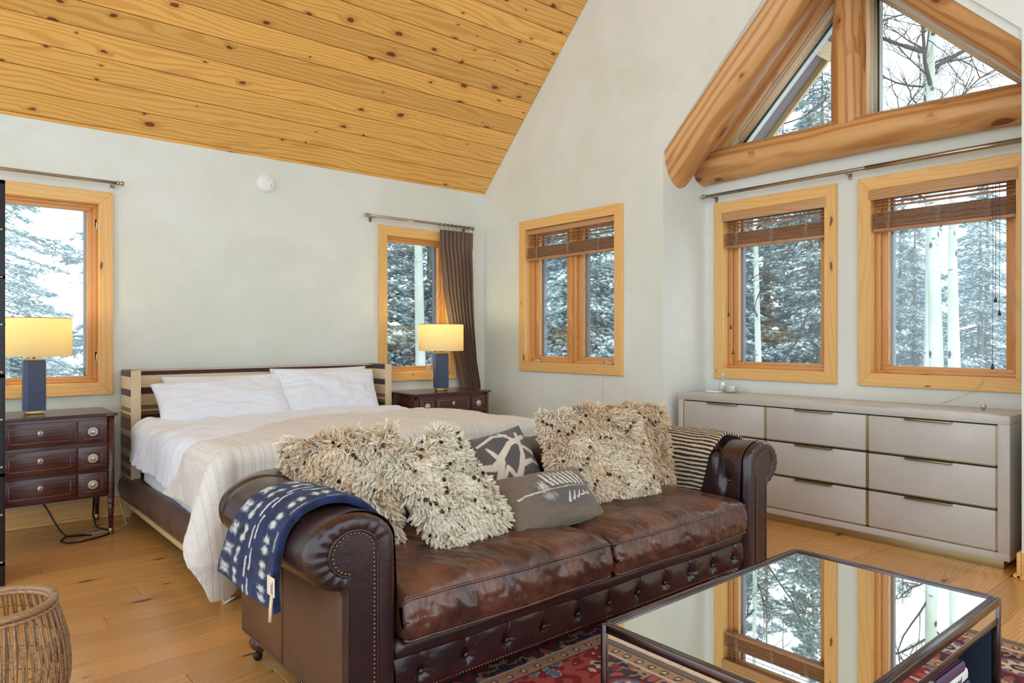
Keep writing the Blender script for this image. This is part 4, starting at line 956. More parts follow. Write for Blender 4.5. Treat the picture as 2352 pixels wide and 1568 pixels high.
# arm fronts: pleated roll end and keyhole panel
def full_profile(ins):
    """closed arm outline inset by ins toward the keyhole"""
    n1, n2, n3 = 14, 44, 14
    a = np.linspace(.10, .575, n1, endpoint=False); p1 = np.stack([np.full(n1, .005 + ins), a], -1)
    th = np.radians(np.linspace(166, -78, n2)); k = ins / .082
    rx = ERX - ins; ry = max(ERY - ins * .68, .02)
    p2 = np.stack([EO + ERX * 0 + rx * np.cos(th), EZ + ry * np.sin(th)], -1)
    if k > .3:
        p2[:, 0] = p2[:, 0]
    zz = np.linspace(p2[-1, 1], .10, n3 + 1)[1:]; p3 = np.stack([np.full(n3, .178 - .004 * k), zz], -1)
    return np.concatenate([p1, p2, p3])
def arm_front(xi, sgn):
    rings = []; R_ = .035
    for a in np.linspace(0, 90, 8): rings.append((R_ * (1 - math.cos(math.radians(a))), R_ * math.sin(math.radians(a))))
    rings += [(.05, R_), (.066, R_ - .002), (.076, R_ - .008)]
    V = []
    for ki, (ins, fwd) in enumerate(rings):
        p = full_profile(ins); n = len(p)
        pl = .0022 * np.sin(np.arange(n) * 1.9) * (np.abs(np.arange(n) - 36) < 22) * min(ki / 3, 1)
        V.append(np.stack([xi + sgn * p[:, 0], np.full(n, YF - fwd) - pl, p[:, 1]], -1))
    V = np.array(V); nr, n = V.shape[:2]; F = grid_faces(nr, n, flip=(sgn > 0))
    mkobj('arm_front', np_mesh('arm_front', V.reshape(-1, 3) + SO, F), M['leather'], sofa)
    kp = full_profile(.074); yk = YF - R_ + .009
    pts = [(xi + sgn * a, b) for a, b in kp]
    Vp, Fp = poly_prism(pts, yk - .006, yk + .004, 'y'); pn = mkobj('arm_front_panel', fixn(np_mesh('arm_front_panel', Vp + SO, Fp, smooth=False)), M['leather'], sofa)
    tube('piping', [(xi + sgn * a + SO[0], yk - .006 + SO[1], b) for a, b in full_profile(.070)], .0045, M['leather'], pn, 6)
    L = np.concatenate([[0], np.cumsum(np.linalg.norm(np.diff(full_profile(.082), axis=0), axis=1))]); fp = full_profile(.082)
    q = np.arange(0, L[-1], .0135); nx_ = np.interp(q, L, fp[:, 0]); nz_ = np.interp(q, L, fp[:, 1])
    hv, hf = lathe_geo([(.0005, .004), (.0035, .003), (.0052, 0), (.0005, -.001)], 8); hv = np.stack([hv[:, 0], -hv[:, 2], hv[:, 1]], -1)
    V2, F2 = join([(hv + np.array([xi + sgn * a, yk - .006, b]) + SO, hf) for a, b in zip(nx_, nz_)])
    o = mkobj('nailhead_trim', fixn(np_mesh('nailhead_trim', V2, F2)), M['nail'], pn); o['kind'] = 'stuff'
arm_front(XL, -1); arm_front(XR, 1)
# outside panels with piping seam and nailheads along the bottom
def nails(pts_, n_, parent):
    hv, hf = lathe_geo([(.0005, .004), (.0035, .003), (.0052, 0), (.0005, -.001)], 8); q = Vector((0, 0, 1)).rotation_difference(Vector(n_)); hv = np.array([q @ Vector(v) for v in hv])
    V2, F2 = join([(hv + np.array(p) + SO, hf) for p in pts_]); o = mkobj('nailhead_trim', np_mesh('nailhead_trim', V2, F2), M['nail'], parent); o['kind'] = 'stuff'
for xi, s in ((XL, -1), (XR, 1)):
    xo = xi + s * .178
    b = (min(xo, xo - s * .03) + SO[0], max(xo, xo - s * .03) + SO[0], -3.672 + SO[1], -2.822 + SO[1], .108, .515)
    pnl = box('side_panel', b, M['side_leather'], sofa, .006, 2)
    tube('seam', [(xo + s * .001 + SO[0], -3.225 + SO[1], z) for z in (.112, .3, .51)], .003, M['side_leather'], pnl, 6)
    nails([(xo, y, .116) for y in np.arange(-3.66, -2.83, .0135)], (s, 0, 0), pnl)
    nails([(xo - s * .004, -2.822, z) for z in np.arange(.12, .5, .0135)], (0, 1, 0), pnl)
bp = box('back_panel', (XL - .178 + .01 + SO[0], XR + .178 - .01 + SO[0], -2.85 + SO[1], -2.824 + SO[1], .108, .52), M['side_leather'], sofa, .006, 2)
nails([(x, -2.824, .116) for x in np.arange(XL - .16, XR + .16, .0135)], (0, 1, 0), bp)
box('deck', (XL - .02 + SO[0], XR + .02 + SO[0], -3.655 + SO[1], -2.86 + SO[1], .12, .285), M['leather'], sofa, .004)
tube('front_lip', [(x + SO[0], -3.655 + SO[1], .262 + .003 * math.sin(x * 9)) for x in np.linspace(XL - .002, XR + .002, 60)], .036, M['leather'], sofa, 16)
# tufted front border
def border():
    nu, nv = 420, 46; x = np.linspace(XL, XR, nu)[:, None]; z = np.linspace(.112, .240, nv)[None, :]
    bxs = [-3.132 + .1822 * i for i in range(11)]; zb = .168
    d = np.full((nu, nv), 9.0); c = np.full((nu, nv), 9.0)
    for b in bxs:
        d = np.minimum(d, np.hypot(x - b, z - zb)); c = np.minimum(c, np.where(np.abs(z - zb) < .1, np.abs(x - b - .006 * np.sin(z * 60 + b * 9)), 9.0) + 0 * z)
    puff = .020 * np.sin(np.clip((z - .112) / .128, 0, 1) * PI) ** .6 * (1 - .35 * np.exp(-(c / .05) ** 2))
    y = -3.668 - puff + .020 * np.exp(-(d / .030) ** 2) + .005 * np.exp(-(c / .007) ** 2) + .004 * fbm(x * 8, z * 20, 5)
    ang = np.arctan2(z - zb, x - np.array(bxs)[np.argmin(np.abs(x - np.array(bxs)[None, :]), axis=1)][:, None]); y = y + .0010 * np.sin(ang * 9) * np.exp(-(d / .05) ** 2)
    V = np.stack([x + 0 * y, y, z + 0 * x], -1).reshape(-1, 3) + SO
    o = mkobj('front_border', np_mesh('front_border', V, grid_faces(nu, nv)), M['leather'], sofa)
    for b in bxs:
        bo = mkobj('button', bmesh_b, None, sofa, tuple(np.array([b, -3.672, zb]) + SO), (PI / 2, 0, 0))
    nails([(xx, -3.668, .112) for xx in np.arange(XL + .005, XR, .0135)], (0, -1, 0), o)
border()
# seat cushions
def cushion(x0, x1, seed, name='seat_cushion'):
    nx = 190; hx = (x1 - x0) / 2; xc = (x0 + x1) / 2; yb, yf = -3.005, -3.715; yc, hy = (yb + yf) / 2, (yb - yf) / 2
    X = np.concatenate([x0 + .03 * (1 - np.cos(np.linspace(0, PI / 2, 8))), np.linspace(x0 + .03, x1 - .03, nx)[1:-1], x1 - .03 * (1 - np.cos(np.linspace(PI / 2, 0, 8)))])
    zb, zt = .298, .425
    sec = [(yf, z) for z in np.linspace(zb, zt, 16)] + [(y, zt) for y in np.linspace(yf, yb, 76)[1:]] + [(yb, z) for z in np.linspace(zt, zb, 8)[1:]] + [(y, zb) for y in np.linspace(yb, yf, 8)[1:-1]]
    sec = np.array(sec); ns = len(sec)
    Y = np.repeat(sec[:, 0][None, :], len(X), 0); Z = np.repeat(sec[:, 1][None, :], len(X), 0); XX = np.repeat(X[:, None], ns, 1)
    top = np.zeros(ns, bool); top[16:16 + 75] = True; front = np.zeros(ns, bool); front[:16] = True
    ex = np.clip(1 - ((XX - xc) / hx) ** 6, 0, 1); ey = np.clip(1 - ((Y - yc) / hy) ** 6, 0, 1)
    crown = .052 * np.sqrt(ex * np.maximum(ey, .0))
    near = np.clip((-Y - 3.25) / .45, 0, 1)
    wrk = (ridged(XX * 7 + (Y + 3.7) * 5, (Y + 3.7) * 2.2, seed) - .55) * .026 * ex + (ridged(XX * 19 + Y * 8, Y * 4, seed + 4) - .55) * .014 * (.35 + near)
    Z = Z + np.where(top[None, :], crown + wrk * np.clip(ey * 3, 0, 1), 0)
    fz = (Z - zb) / (zt - zb)
    fw = (ridged(XX * 15 + fz * 1.2, fz * 2.0, seed + 8) - .6) * .030
    Y = Y + np.where(front[None, :], -.020 * np.sin(np.clip(fz, 0, 1) * PI) + fw * np.sin(np.clip(fz, .02, .98) * PI), 0)
    wav = .010 * fbm(XX * 3.5 + seed, XX * 0, seed + 30) - .012 * (1 - np.abs((XX - xc) / hx))
    Y = Y + wav * np.exp(-(Y - yf).clip(0) / .1)
    Z = Z + np.where(np.abs(sec[:, 1] - zt)[None, :] < 1e-6, .010 * fbm(XX * 3 + seed, XX * 0 + 5, seed + 40), 0) * np.exp(-(Y - yf).clip(0) / .15)
    end = np.maximum(np.clip((x0 + .03 - X) / .03, 0, 1), np.clip((X - x1 + .03) / .03, 0, 1)); sh = .028 * (1 - np.sqrt(1 - end ** 2))
    Z = np.where(Z > .36, Z - sh[:, None], Z + sh[:, None] * .5); Y = np.where(front[None, :], Y + sh[:, None], Y)
    V = np.stack([XX, Y, Z], -1)
    F = grid_faces(len(X), ns); wrapf = np.stack([np.arange(len(X) - 1) * ns + ns - 1, np.arange(1, len(X)) * ns + ns - 1, np.arange(1, len(X)) * ns, np.arange(len(X) - 1) * ns], -1)
    me = np_mesh(name, V.reshape(-1, 3) + SO, [F, wrapf, np.arange(ns).reshape(1, -1)[:, ::-1], ((len(X) - 1) * ns + np.arange(ns)).reshape(1, -1)])
    o = mkobj(name, fixn(me), M['cushion_leather'], sofa)
    for k in (15, 0):
        e = V[:, k] + SO + np.array([0, -.001, .002 if k else -.002]); sidel = V[0, 16:16 + 60:6] + SO if k else None
        tube('piping', e[3:-3], .0055, M['cushion_leather'], o, 7)
    return o
cushion(-3.222, -2.246, 3); cushion(-2.240, -1.258, 9)
# feet
for xx in (-3.36, -1.12):
    for yy in (-2.885, -3.63):
        ft = lathe('foot', [(.012, .032), (.018, .036), (.030, .045), (.042, .060), (.044, .075), (.034, .092), (.030, .098), (.034, .108), (.034, .112)], M['dark_wood'], sofa, 20, (xx + SO[0], yy + SO[1], 0))
        lathe('caster_stem', [(.007, .02), (.009, .036)], M['brass'], ft, 10)
        V, F = lathe_geo([(.0005, -.009), (.014, -.009), (.017, -.006), (.017, .006), (.014, .009), (.0005, .009)], 16); V = np.stack([V[:, 0] - .012, V[:, 2], V[:, 1] + .017], -1)
        mkobj('caster', np_mesh('caster', V, F), M['black_plastic'], ft)
# ================================================================== THROWS
def over_arm(xi, sgn, name, zin, zout, ylo, yhi, ncol, nrow, off, colf, mat, seed, skewf, label, puff=.006, solid=.016):
    """cloth laid across an arm: inner drop (to zin), over the roll, outer drop (to zout)"""
    th = np.radians(np.linspace(170, 2, 40)); ell = np.stack([EO + (ERX + off) * np.cos(th), EZ + (ERY + off) * np.sin(th)], -1); ell[:, 1] += .008
    a = np.linspace(zin, ell[0, 1], 26, endpoint=False); p1 = np.stack([np.full(26, .002 - off + .004), a], -1)
    b = np.linspace(ell[-1, 1], zout, 34)[1:]; p3 = np.stack([EO + ERX + off + .012 * np.sin((ell[-1, 1] - b) * 14), b], -1)
    P_ = np.concatenate([p1, ell, p3]); L = np.concatenate([[0], np.cumsum(np.linalg.norm(np.diff(P_, axis=0), axis=1))])
    q = np.linspace(0, L[-1], nrow); o_ = np.interp(q, L, P_[:, 0])[:, None]; z_ = np.interp(q, L, P_[:, 1])[:, None]
    w_ = np.linspace(0, 1, ncol)[None, :]; qq = (q / L[-1])[:, None]
    lo_, hi_ = skewf(qq); Y = lo_ + (hi_ - lo_) * w_ + .008 * fbm(qq * 5, w_ * 0, seed)
    bump_ = puff * fbm(qq * 9, w_ * 5, seed + 2) + puff * .8 * np.sin(w_ * PI)
    dO = np.gradient(o_[:, 0]); dZ = np.gradient(z_[:, 0]); ln = np.hypot(dO, dZ); nO = (-dZ / ln)[:, None]; nZ = (dO / ln)[:, None]
    V = np.stack([xi + sgn * (o_ + bump_ * nO), Y + 0 * bump_, z_ + bump_ * nZ], -1).reshape(-1, 3)
    col = colf(qq + 0 * w_, w_ + 0 * qq, L[-1]).reshape(-1, 3)
    o = mkobj(name, np_mesh(name, V, grid_faces(nrow, ncol, flip=(sgn < 0)), col), mat)
    sm = o.modifiers.new('t', 'SOLIDIFY'); sm.thickness = solid; sm.offset = -.6
    tag(o, label, 'throw'); return o
def indigo(q, w_, L):
    navy, blue, wh = arr(16, 26, 54), arr(30, 50, 102), arr(206, 210, 200)
    c = navy + (blue - navy) * np.clip(.45 + .9 * fbm(q * 30, w_ * 14, 3), 0, 1)[..., None]
    m = np.zeros_like(q); wv = (w_ + .015 * fbm(q * 20, w_ * 6, 8)); rows = 11.0; f = (q * rows) % 1.0
    nz = fbm(q * 190, w_ * 90, 12)
    def rect(cu, wu, cf, wf): return np.clip(1.6 - np.maximum(np.abs(wv - cu) / wu, np.abs(f - cf) / wf) * 1.6 + nz * .9, 0, 1)
    m = np.maximum(m, rect(.88, .10, .5, .30) * (1 - .85 * np.exp(-((f - .5) / .06) ** 2) * (np.sin(wv * 150) > 0)))
    for cf in (.28, .72): m = np.maximum(m, np.clip(1.5 - np.hypot((wv - .66) / .05, (f - cf) / .2) * 1.5 + nz * .9, 0, 1))
    m = np.maximum(m, np.clip(1.5 - np.hypot((wv - .66) / .022, (f - .5) / .26) * 1.5, 0, 1) * .8)
    for cu, ph in ((.49, .0), (.42, .35)): m = np.maximum(m, np.clip(1.4 - np.abs(wv - cu) / .014 + nz * .7, 0, 1) * (((q * rows * .75 + ph) % 1.0) < .72))
    for cf in (.3, .7): m = np.maximum(m, np.clip(1.5 - np.hypot((wv - .20) / .065, (f - cf) / .2) * 1.5 + nz * .9, 0, 1))
    m = np.maximum(m, .6 * np.clip(1.3 - np.abs(wv - .06) / .012 + nz, 0, 1) * (((q * 7) % 1) < .5))
    return c + (wh - c) * np.clip(m, 0, 1)[..., None]
thr = over_arm(XL, -1, 'indigo_throw', .44, .425, -3.58, -3.10, 120, 300, .016, indigo, M['blanket'], 3, lambda q: (np.interp(q, [0, .3, .45, 1], [-3.60, -3.58, -3.56, -3.545]), np.interp(q, [0, .4, .55, .75, 1], [-3.36, -3.31, -3.22, -3.17, -3.02])), 'indigo blue blanket with white dyed marks folded over the sofa arm', .009, .022)
tg = box('care_tag', (-.004, -.001, -.035, .018, -.052, .004), M['wool_back'], thr, .0008, loc=(-3.585, -3.56, .545)); tg['label'] = 'small cream care tag with printed lines'
tube('tag_ribbon', [(-.002, -.015, -.05), (-.004, -.01, -.09), (-.003, -.004, -.13)], .005, M['linen'], tg, 6)
for i_, yy in enumerate((-.026, -.020, -.014)): box('print_line', (-.0046, -.0040, yy - .0012, yy + .0012, -.045, -.006 - .006 * i_), M['bead'], tg)
def bw(q, w_, L):
    ph = (q * L / .0225 + .25 * fbm(w_ * 5, q * 20, 4)); s_ = np.sin(ph * 2 * PI) + .5 * fbm(q * 120, w_ * 60, 9)
    m = np.clip(s_ * 2.2 + .3, 0, 1); return arr(44, 32, 34) + (arr(206, 186, 152) - arr(44, 32, 34)) * m[..., None]
over_arm(XR, 1, 'striped_throw', .455, .60, -3.50, -3.13, 70, 300, .014, bw, M['blanket'], 8, lambda q: (np.interp(q, [0, .4, 1], [-3.44, -3.50, -3.52]), np.interp(q, [0, .4, 1], [-3.07, -3.13, -3.15])), 'dark brown and cream striped wool throw laid over the sofa arm', .006, .014)
# ================================================================== SOFA PILLOWS
def pose(cx, cy, cz, ya, le, ro):
    r0 = np.array([math.cos(ya), math.sin(ya), 0]); b = np.array([-math.sin(ya), math.cos(ya), 0]); u0 = np.array([0, 0, math.cos(le)]) + b * math.sin(le)
    return (cx, cy, cz), r0 * math.cos(ro) + u0 * math.sin(ro), -r0 * math.sin(ro) + u0 * math.cos(ro)
def fur_pillow(label, ps, w_, h_, t_, seed, n=9000, L=.05, tan=0.0, seqf=None):
    root = thing('shaggy_pillow', label, 'pillow', (0, 0, 0), 0, 'shaggy wool pillows on the sofa')
    A, B, F, u, v = pillow_geo(w_, h_, t_, seed, wr=.008, pinch=.04, pw=.42)
    mkobj('cushion_cover', pillow_mesh('cushion_cover', w_, h_, t_, seed, wr=.008, pinch=.04, pw=.42), M['wool_back'], root)
    rg = np.random.default_rng(seed); nu, nv = 70, 60; G = A.reshape(nu, nv, 3); du = np.gradient(G, axis=0); dv = np.gradient(G, axis=1); NN = np.cross(du, dv); NN /= np.linalg.norm(NN, axis=2, keepdims=True) + 1e-9
    NN[0] = NN[1]; NN[-1] = NN[-2]; NN[:, 0] = NN[:, 1]; NN[:, -1] = NN[:, -2]
    per = 12; K = n // per; n = K * per
    ku = rg.uniform(0, 1, K); kv = rg.uniform(0, 1, K); kid = np.repeat(np.arange(K), per)
    fu = np.clip(ku[kid] + rg.normal(0, .013, n), 0, 1) * (nu - 1.001); fv = np.clip(kv[kid] + rg.normal(0, .013, n), 0, 1) * (nv - 1.001)
    def bil(T, fu, fv):
        iu = fu.astype(int); iv = fv.astype(int); tu = (fu - iu)[:, None]; tv = (fv - iv)[:, None]
        return (T[iu, iv] * (1 - tu) + T[iu + 1, iv] * tu) * (1 - tv) + (T[iu, iv + 1] * (1 - tu) + T[iu + 1, iv + 1] * tu) * tv
    Pp = bil(G, fu, fv); Nn = bil(NN, fu, fv); Nn /= np.linalg.norm(Nn, axis=1, keepdims=True)
    kP = bil(G, ku * (nu - 1.001), kv * (nv - 1.001)); kN = bil(NN, ku * (nu - 1.001), kv * (nv - 1.001)); kN /= np.linalg.norm(kN, axis=1, keepdims=True)
    edge = np.maximum(np.abs(ku - .5), np.abs(kv - .5)) * 2
    out = np.stack([(ku - .5), (kv - .5), 0 * ku], -1); out /= np.linalg.norm(out, axis=1, keepdims=True) + 1e-6
    cl_ = np.stack([fbm(ku * 7, kv * 7, seed + 1), fbm(ku * 7, kv * 7, seed + 2), 0 * ku], -1) * 1.3
    comb = np.array([0, -.8, 0]) + cl_ + out * (edge[:, None] ** 6) * .7 + rg.normal(0, .22, (K, 3))
    lift = rg.uniform(.10, .75, (K, 1)); kd = comb + kN * lift; kd /= np.linalg.norm(kd, axis=1, keepdims=True)
    kL = (L * rg.uniform(.65, 1.25, K) * (.85 + .25 * edge))[:, None]
    tipk = kP + kN * kL * .35 + kd * kL * .75; midk = kP + kN * kL * .42 + kd * kL * .28
    bend = np.cross(kd, kN); curl = (rg.normal(0, .25, K))[:, None] * kL
    p0 = Pp - Nn * .003; p1 = p0 * .55 + midk[kid] * .45 + Nn * kL[kid] * .12; p3 = tipk[kid] + rg.normal(0, .0028, (n, 3)); p2 = midk[kid] * .45 + p1 * .15 + p3 * .40 + (bend * curl)[kid] * .3 + rg.normal(0, .002, (n, 3))
    d1 = p3 - p1; sd_ = np.cross(d1, Nn + rg.normal(0, .35, (n, 3))); sd_ /= np.linalg.norm(sd_, axis=1, keepdims=True) + 1e-9; wd = (.0019 * rg.uniform(.7, 1.3, n))[:, None]
    V = np.stack([p0 - sd_ * wd, p0 + sd_ * wd, p1 - sd_ * wd, p1 + sd_ * wd, p2 - sd_ * wd * .8, p2 + sd_ * wd * .8, p3 - sd_ * wd * .3, p3 + sd_ * wd * .3], 1).reshape(-1, 3)
    k = np.arange(n)[:, None] * 8; Fq = np.concatenate([k + np.array([[0, 1, 3, 2]]), k + np.array([[2, 3, 5, 4]]), k + np.array([[4, 5, 7, 6]])])
    base = arr(252, 242, 220); tn = arr(232, 196, 150); f = np.clip(tan + .5 * fbm(ku * 5, kv * 5, seed + 6) + rg.normal(0, .2, K), 0, 1)[kid][:, None]; c0 = base + (tn - base) * f; c0 = c0 * rg.uniform(.86, 1.04, (n, 1))
    col = np.repeat(c0, 8, 0)
    o = mkobj('fur', np_mesh('fur', V, Fq, np.clip(col, 0, 1)), M['wool'], root); o['kind'] = 'stuff'
    # sequins in zigzag lines
    pts = seqf(rg); parts = []; hv, hf = lathe_geo([(.0022, 0), (.0085, .0008), (.0088, .0022), (.0022, .001)], 8)
    for su, sv_ in pts:
        i_, j_ = int(np.clip(su, .03, .96) * (nu - 1)), int(np.clip(sv_, .03, .96) * (nv - 1)); q = Vector((0, 0, 1)).rotation_difference((Vector(NN[i_, j_]) + Vector(rg.normal(0, .45, 3))).normalized())
        parts.append((np.array([q @ Vector(x) for x in hv]) + G[i_, j_] + NN[i_, j_] * L * rg.uniform(.62, .88), hf))
    V2, F2 = join(parts); o = mkobj('sequins', np_mesh('sequins', V2, F2), M['sequin'], root); o['kind'] = 'stuff'
    orient(root, *pose(*ps)); return root
def zig(nl, amp, per, n, jit=.02, base=(.2, .8)):
    def f(rg):
        r = []
        for l in np.linspace(base[0], base[1], nl):
            for t in np.linspace(.05, .95, n):
                s_ = l + amp * (2 * abs(((t * per) % 1) - .5) - .5)
                if rg.random() < .75: r.append((t + rg.normal(0, jit), s_ + rg.normal(0, jit)))
        return r
    return f
fur_pillow('shaggy cream wool pillow with sequins behind the indigo throw on the sofa arm', (-3.11, -3.075, .655, -.95, .16, .12), .47, .42, .15, 51, 44000, .042, .42, zig(3, .22, 2, 26, .015))
fur_pillow('shaggy cream wool pillow with sequins standing in front of another one', (-2.80, -3.32, .648, -.06, .58, .32), .35, .45, .20, 57, 44000, .036, .02, zig(3, .26, 2, 26, .012))
fur_pillow('shaggy tan wool pillow with dark zigzag sequins leaning beside the feather pillow', (-1.818, -3.225, .655, -.317, .50, .0), .56, .48, .17, 63, 46000, .032, .42, zig(3, .28, 2, 30, .008))
fur_pillow('shaggy tan wool pillow next to the striped throw', (-1.49, -3.12, .66, -.28, .30, .0), .56, .46, .16, 69, 36000, .034, .72, zig(2, .26, 2, 24, .01))
def printed_pillow(name, label, ps, w_, h_, t_, seed, colf, edge_col):
    nu, nv = 200, 160
    A, B, F, u, v = pillow_geo(w_, h_, t_, seed, nu, nv, wr=.008, pinch=.05, pw=.5)
    col = colf((u + 1) / 2, (v + 1) / 2); colb = np.repeat(edge_col[None, :], len(B), 0)
    V = np.concatenate([A, B]); me = np_mesh(name, V, [F, F[:, ::-1] + len(A)], np.concatenate([col, colb]))
    o = mkobj(name, me, M['printed']); orient(o, *pose(*ps)); tag(o, label, 'pillow'); return o
def pl(u, v, pts, w0, w1):
    d = np.full(u.shape, 9.0)
    pts = np.array(pts, float); m = len(pts) - 1
    for i in range(m):
        a, b = pts[i], pts[i + 1]; L2 = ((b - a) ** 2).sum(); t = np.clip(((u - a[0]) * (b[0] - a[0]) + (v - a[1]) * (b[1] - a[1])) / L2, 0, 1)
        d = np.minimum(d, np.hypot(u - a[0] - t * (b[0] - a[0]), v - a[1] - t * (b[1] - a[1])) / (w0 + (w1 - w0) * (i + t) / m))
    return d
def antler(u, v):
    su = np.sign(u - .5) * np.abs(2 * u - 1) ** .8 / 2 + .5; sv = np.sign(v - .5) * np.abs(2 * v - 1) ** .8 / 2 + .5; u, v = su, sv
    dk, gy, cr = arr(74, 72, 78), arr(96, 84, 74), arr(224, 210, 190)
    c = dk + (gy - dk) * np.clip(.4 + fbm(u * 4, v * 4, 2), 0, 1)[:, None]
    A_ = [([(.08, .10), (.20, .42), (.34, .66), (.58, .80), (.90, .84)], .05, .025), ([(.02, .62), (.18, .56), (.30, .60)], .03, .05), ([(.22, .80), (.30, .66)], .018, .03), ([(.12, .86), (.42, .95), (.62, .92)], .012, .02), ([(.30, .18), (.52, .42), (.70, .62), (.80, .90)], .05, .022), ([(.44, .34), (.36, .52), (.22, .36)], .03, .016), ([(.60, .50), (.84, .52), (.97, .44)], .035, .016), ([(.56, .96), (.70, .78), (.92, .60)], .02, .02), ([(.46, .04), (.56, .26), (.74, .30), (.88, .14)], .03, .02), ([(.66, .28), (.70, .12)], .024, .012), ([(.74, .30), (.92, .34)], .03, .012), ([(.04, .30), (.16, .24)], .03, .03)]
    m = np.zeros_like(u); nz = fbm(u * 40, v * 40, 7) * .3
    for p, a, b in A_: m = np.maximum(m, np.clip((1.0 - pl(u, v, p, a * 1.25, b * 1.25)) * 5 + nz, 0, 1))
    return c + (cr - c) * (m * (.86 + .14 * fbm(u * 12, v * 12, 5)))[:, None]
def feather(u, v):
    su = np.sign(u - .5) * np.abs(2 * u - 1) ** .8 / 2 + .5; sv = np.sign(v - .5) * np.abs(2 * v - 1) ** .8 / 2 + .5; u, v = su, sv
    bs, gy, cr = arr(112, 96, 80), arr(92, 86, 84), arr(214, 202, 186)
    inside = np.clip(1 - np.hypot((u - .6) / .42, (v - .52) / .38), 0, 1); c = bs + (gy - bs) * np.clip(inside * 3, 0, 1)[:, None]
    c = c * (1 + .18 * fbm(u * 60, v * 40, 3))[:, None]
    m = np.clip((1 - pl(u, v, [(.10, .50), (.30, .53), (.55, .53), (.92, .56)], .016, .004)) * 4, 0, 1)
    for i in range(8):
        x = .46 + i * .058; m = np.maximum(m, np.clip((1 - pl(u, v, [(x + .035, .60), (x, .72), (x - .028, .86)], .020, .013)) * 4 + .3 * fbm(u * 60, v * 60, i), 0, 1))
    for i in range(5):
        x = .62 + i * .062; m = np.maximum(m, np.clip((1 - pl(u, v, [(x + .02, .44), (x - .004, .36), (x - .03, .27 + .03 * i)], .006, .018)) * 4, 0, 1))
    m = np.maximum(m, np.clip(1.2 - np.hypot((u - .38) / .07, (v - .62) / .14) * 1.3 + .8 * fbm(u * 70, v * 20, 9), 0, 1) * .9)
    m = np.maximum(m, np.clip(1.1 - np.hypot((u - .40) / .10, (v - .42) / .10) * 1.3 + .8 * fbm(u * 60, v * 30, 19), 0, 1) * .55)
    return c + (cr - c) * (m * .95)[:, None]
printed_pillow('antler_pillow', 'grey printed pillow with pale antler pattern between the shaggy pillows', (-2.265, -3.075, .625, .10, .52, .10), .42, .40, .14, 71, antler, arr(112, 100, 84))
printed_pillow('feather_pillow', 'brown oblong pillow printed with a pale feather', (-2.305, -3.40, .555, -.056, .80, .023), .50, .28, .15, 73, feather, arr(176, 154, 122))
# ================================================================== COFFEE TABLE
TX0, TX1, TY0, TY1, TZ = -2.90, -1.795, -4.92, -4.243, .442
tb = thing('coffee_table', 'mirrored coffee table with dark metal frame and open book shelf', 'coffee table', ((TX0 + TX1) / 2, (TY0 + TY1) / 2, .0))
tcx, tcy = (TX0 + TX1) / 2, (TY0 + TY1) / 2; RG = .012
hx_, hy_ = (TX1 - TX0) / 2, (TY1 - TY0) / 2; e = .022
def tbx(n, x0, x1, y0, y1, z0, z1, m, bev=.003, par=None): return box(n, (x0, x1, y0, y1, z0, z1), m, par or tb, bev, 2)
for sx_ in (-1, 1):
    for sy_ in (-1, 1): tbx('leg', sx_ * hx_ - (e if sx_ > 0 else 0), sx_ * hx_ + (e if sx_ < 0 else 0), sy_ * hy_ - (e if sy_ > 0 else 0), sy_ * hy_ + (e if sy_ < 0 else 0), RG, TZ - .002, M['table_metal'], .004)
for sy_ in (-1, 1):
    y0, y1 = (hy_ - e, hy_) if sy_ > 0 else (-hy_, -hy_ + e)
    tbx('rail', -hx_ + e, hx_ - e, y0, y1, TZ - .024, TZ, M['table_metal']); tbx('rail', -hx_ + e, hx_ - e, y0, y1, .05, .072, M['table_metal'])
for sx_ in (-1, 1):
    x0, x1 = (hx_ - e, hx_) if sx_ > 0 else (-hx_, -hx_ + e)
    tbx('rail', x0, x1, -hy_ + e, hy_ - e, TZ - .024, TZ, M['table_metal']); tbx('rail', x0, x1, -hy_ + e, hy_ - e, .05, .072, M['table_metal'])
tbx('mirror_top', -hx_ + e - .002, hx_ - e + .002, -hy_ + e - .002, hy_ - e + .002, TZ - .014, TZ - .006, M['mirror'], 0)
for b in ((-hx_ + e, hx_ - e, -hy_ + e, -hy_ + e + .006), (-hx_ + e, hx_ - e, hy_ - e - .006, hy_ - e), (-hx_ + e, -hx_ + e + .006, -hy_ + e, hy_ - e), (hx_ - e - .006, hx_ - e, -hy_ + e, hy_ - e)): tbx('inner_bead', *b, TZ - .012, TZ - .002, M['table_metal'], .002)
tbx('mirror_side', -hx_ + .006, -hx_ + .012, -hy_ + e, hy_ - e, .07, TZ - .022, M['mirror'], 0)
tbx('mirror_side', hx_ - .012, hx_ - .006, -hy_ + e, hy_ - e, .07, TZ - .022, M['mirror'], 0)
tbx('mirror_back', -hx_ + e, hx_ - e, hy_ - .012, hy_ - .006, .07, TZ - .022, M['mirror'], 0)
tbx('mirror_apron', -hx_ + e, hx_ - e, -hy_ + .006, -hy_ + .012, TZ - .062, TZ - .022, M['mirror'], 0); tbx('rail', -hx_ + e, hx_ - e, -hy_ + .002, -hy_ + .016, TZ - .080, TZ - .062, M['table_metal'])
tbx('inner_panel', hx_ - .03, hx_ - .014, -hy_ + e, hy_ - e, .072, TZ - .025, M['navy_panel'], 0); tbx('inner_panel', -hx_ + .014, -hx_ + .03, -hy_ + e, hy_ - e, .072, TZ - .025, M['navy_panel'], 0)
tbx('inner_panel', -hx_ + .03, hx_ - .03, hy_ - .03, hy_ - .014, .072, TZ - .025, M['navy_panel'], 0); tbx('shelf', -hx_ + e * .5, hx_ - e * .5, -hy_ + e * .5, hy_ - e * .5, .058, .074, M['navy_panel'], 0)
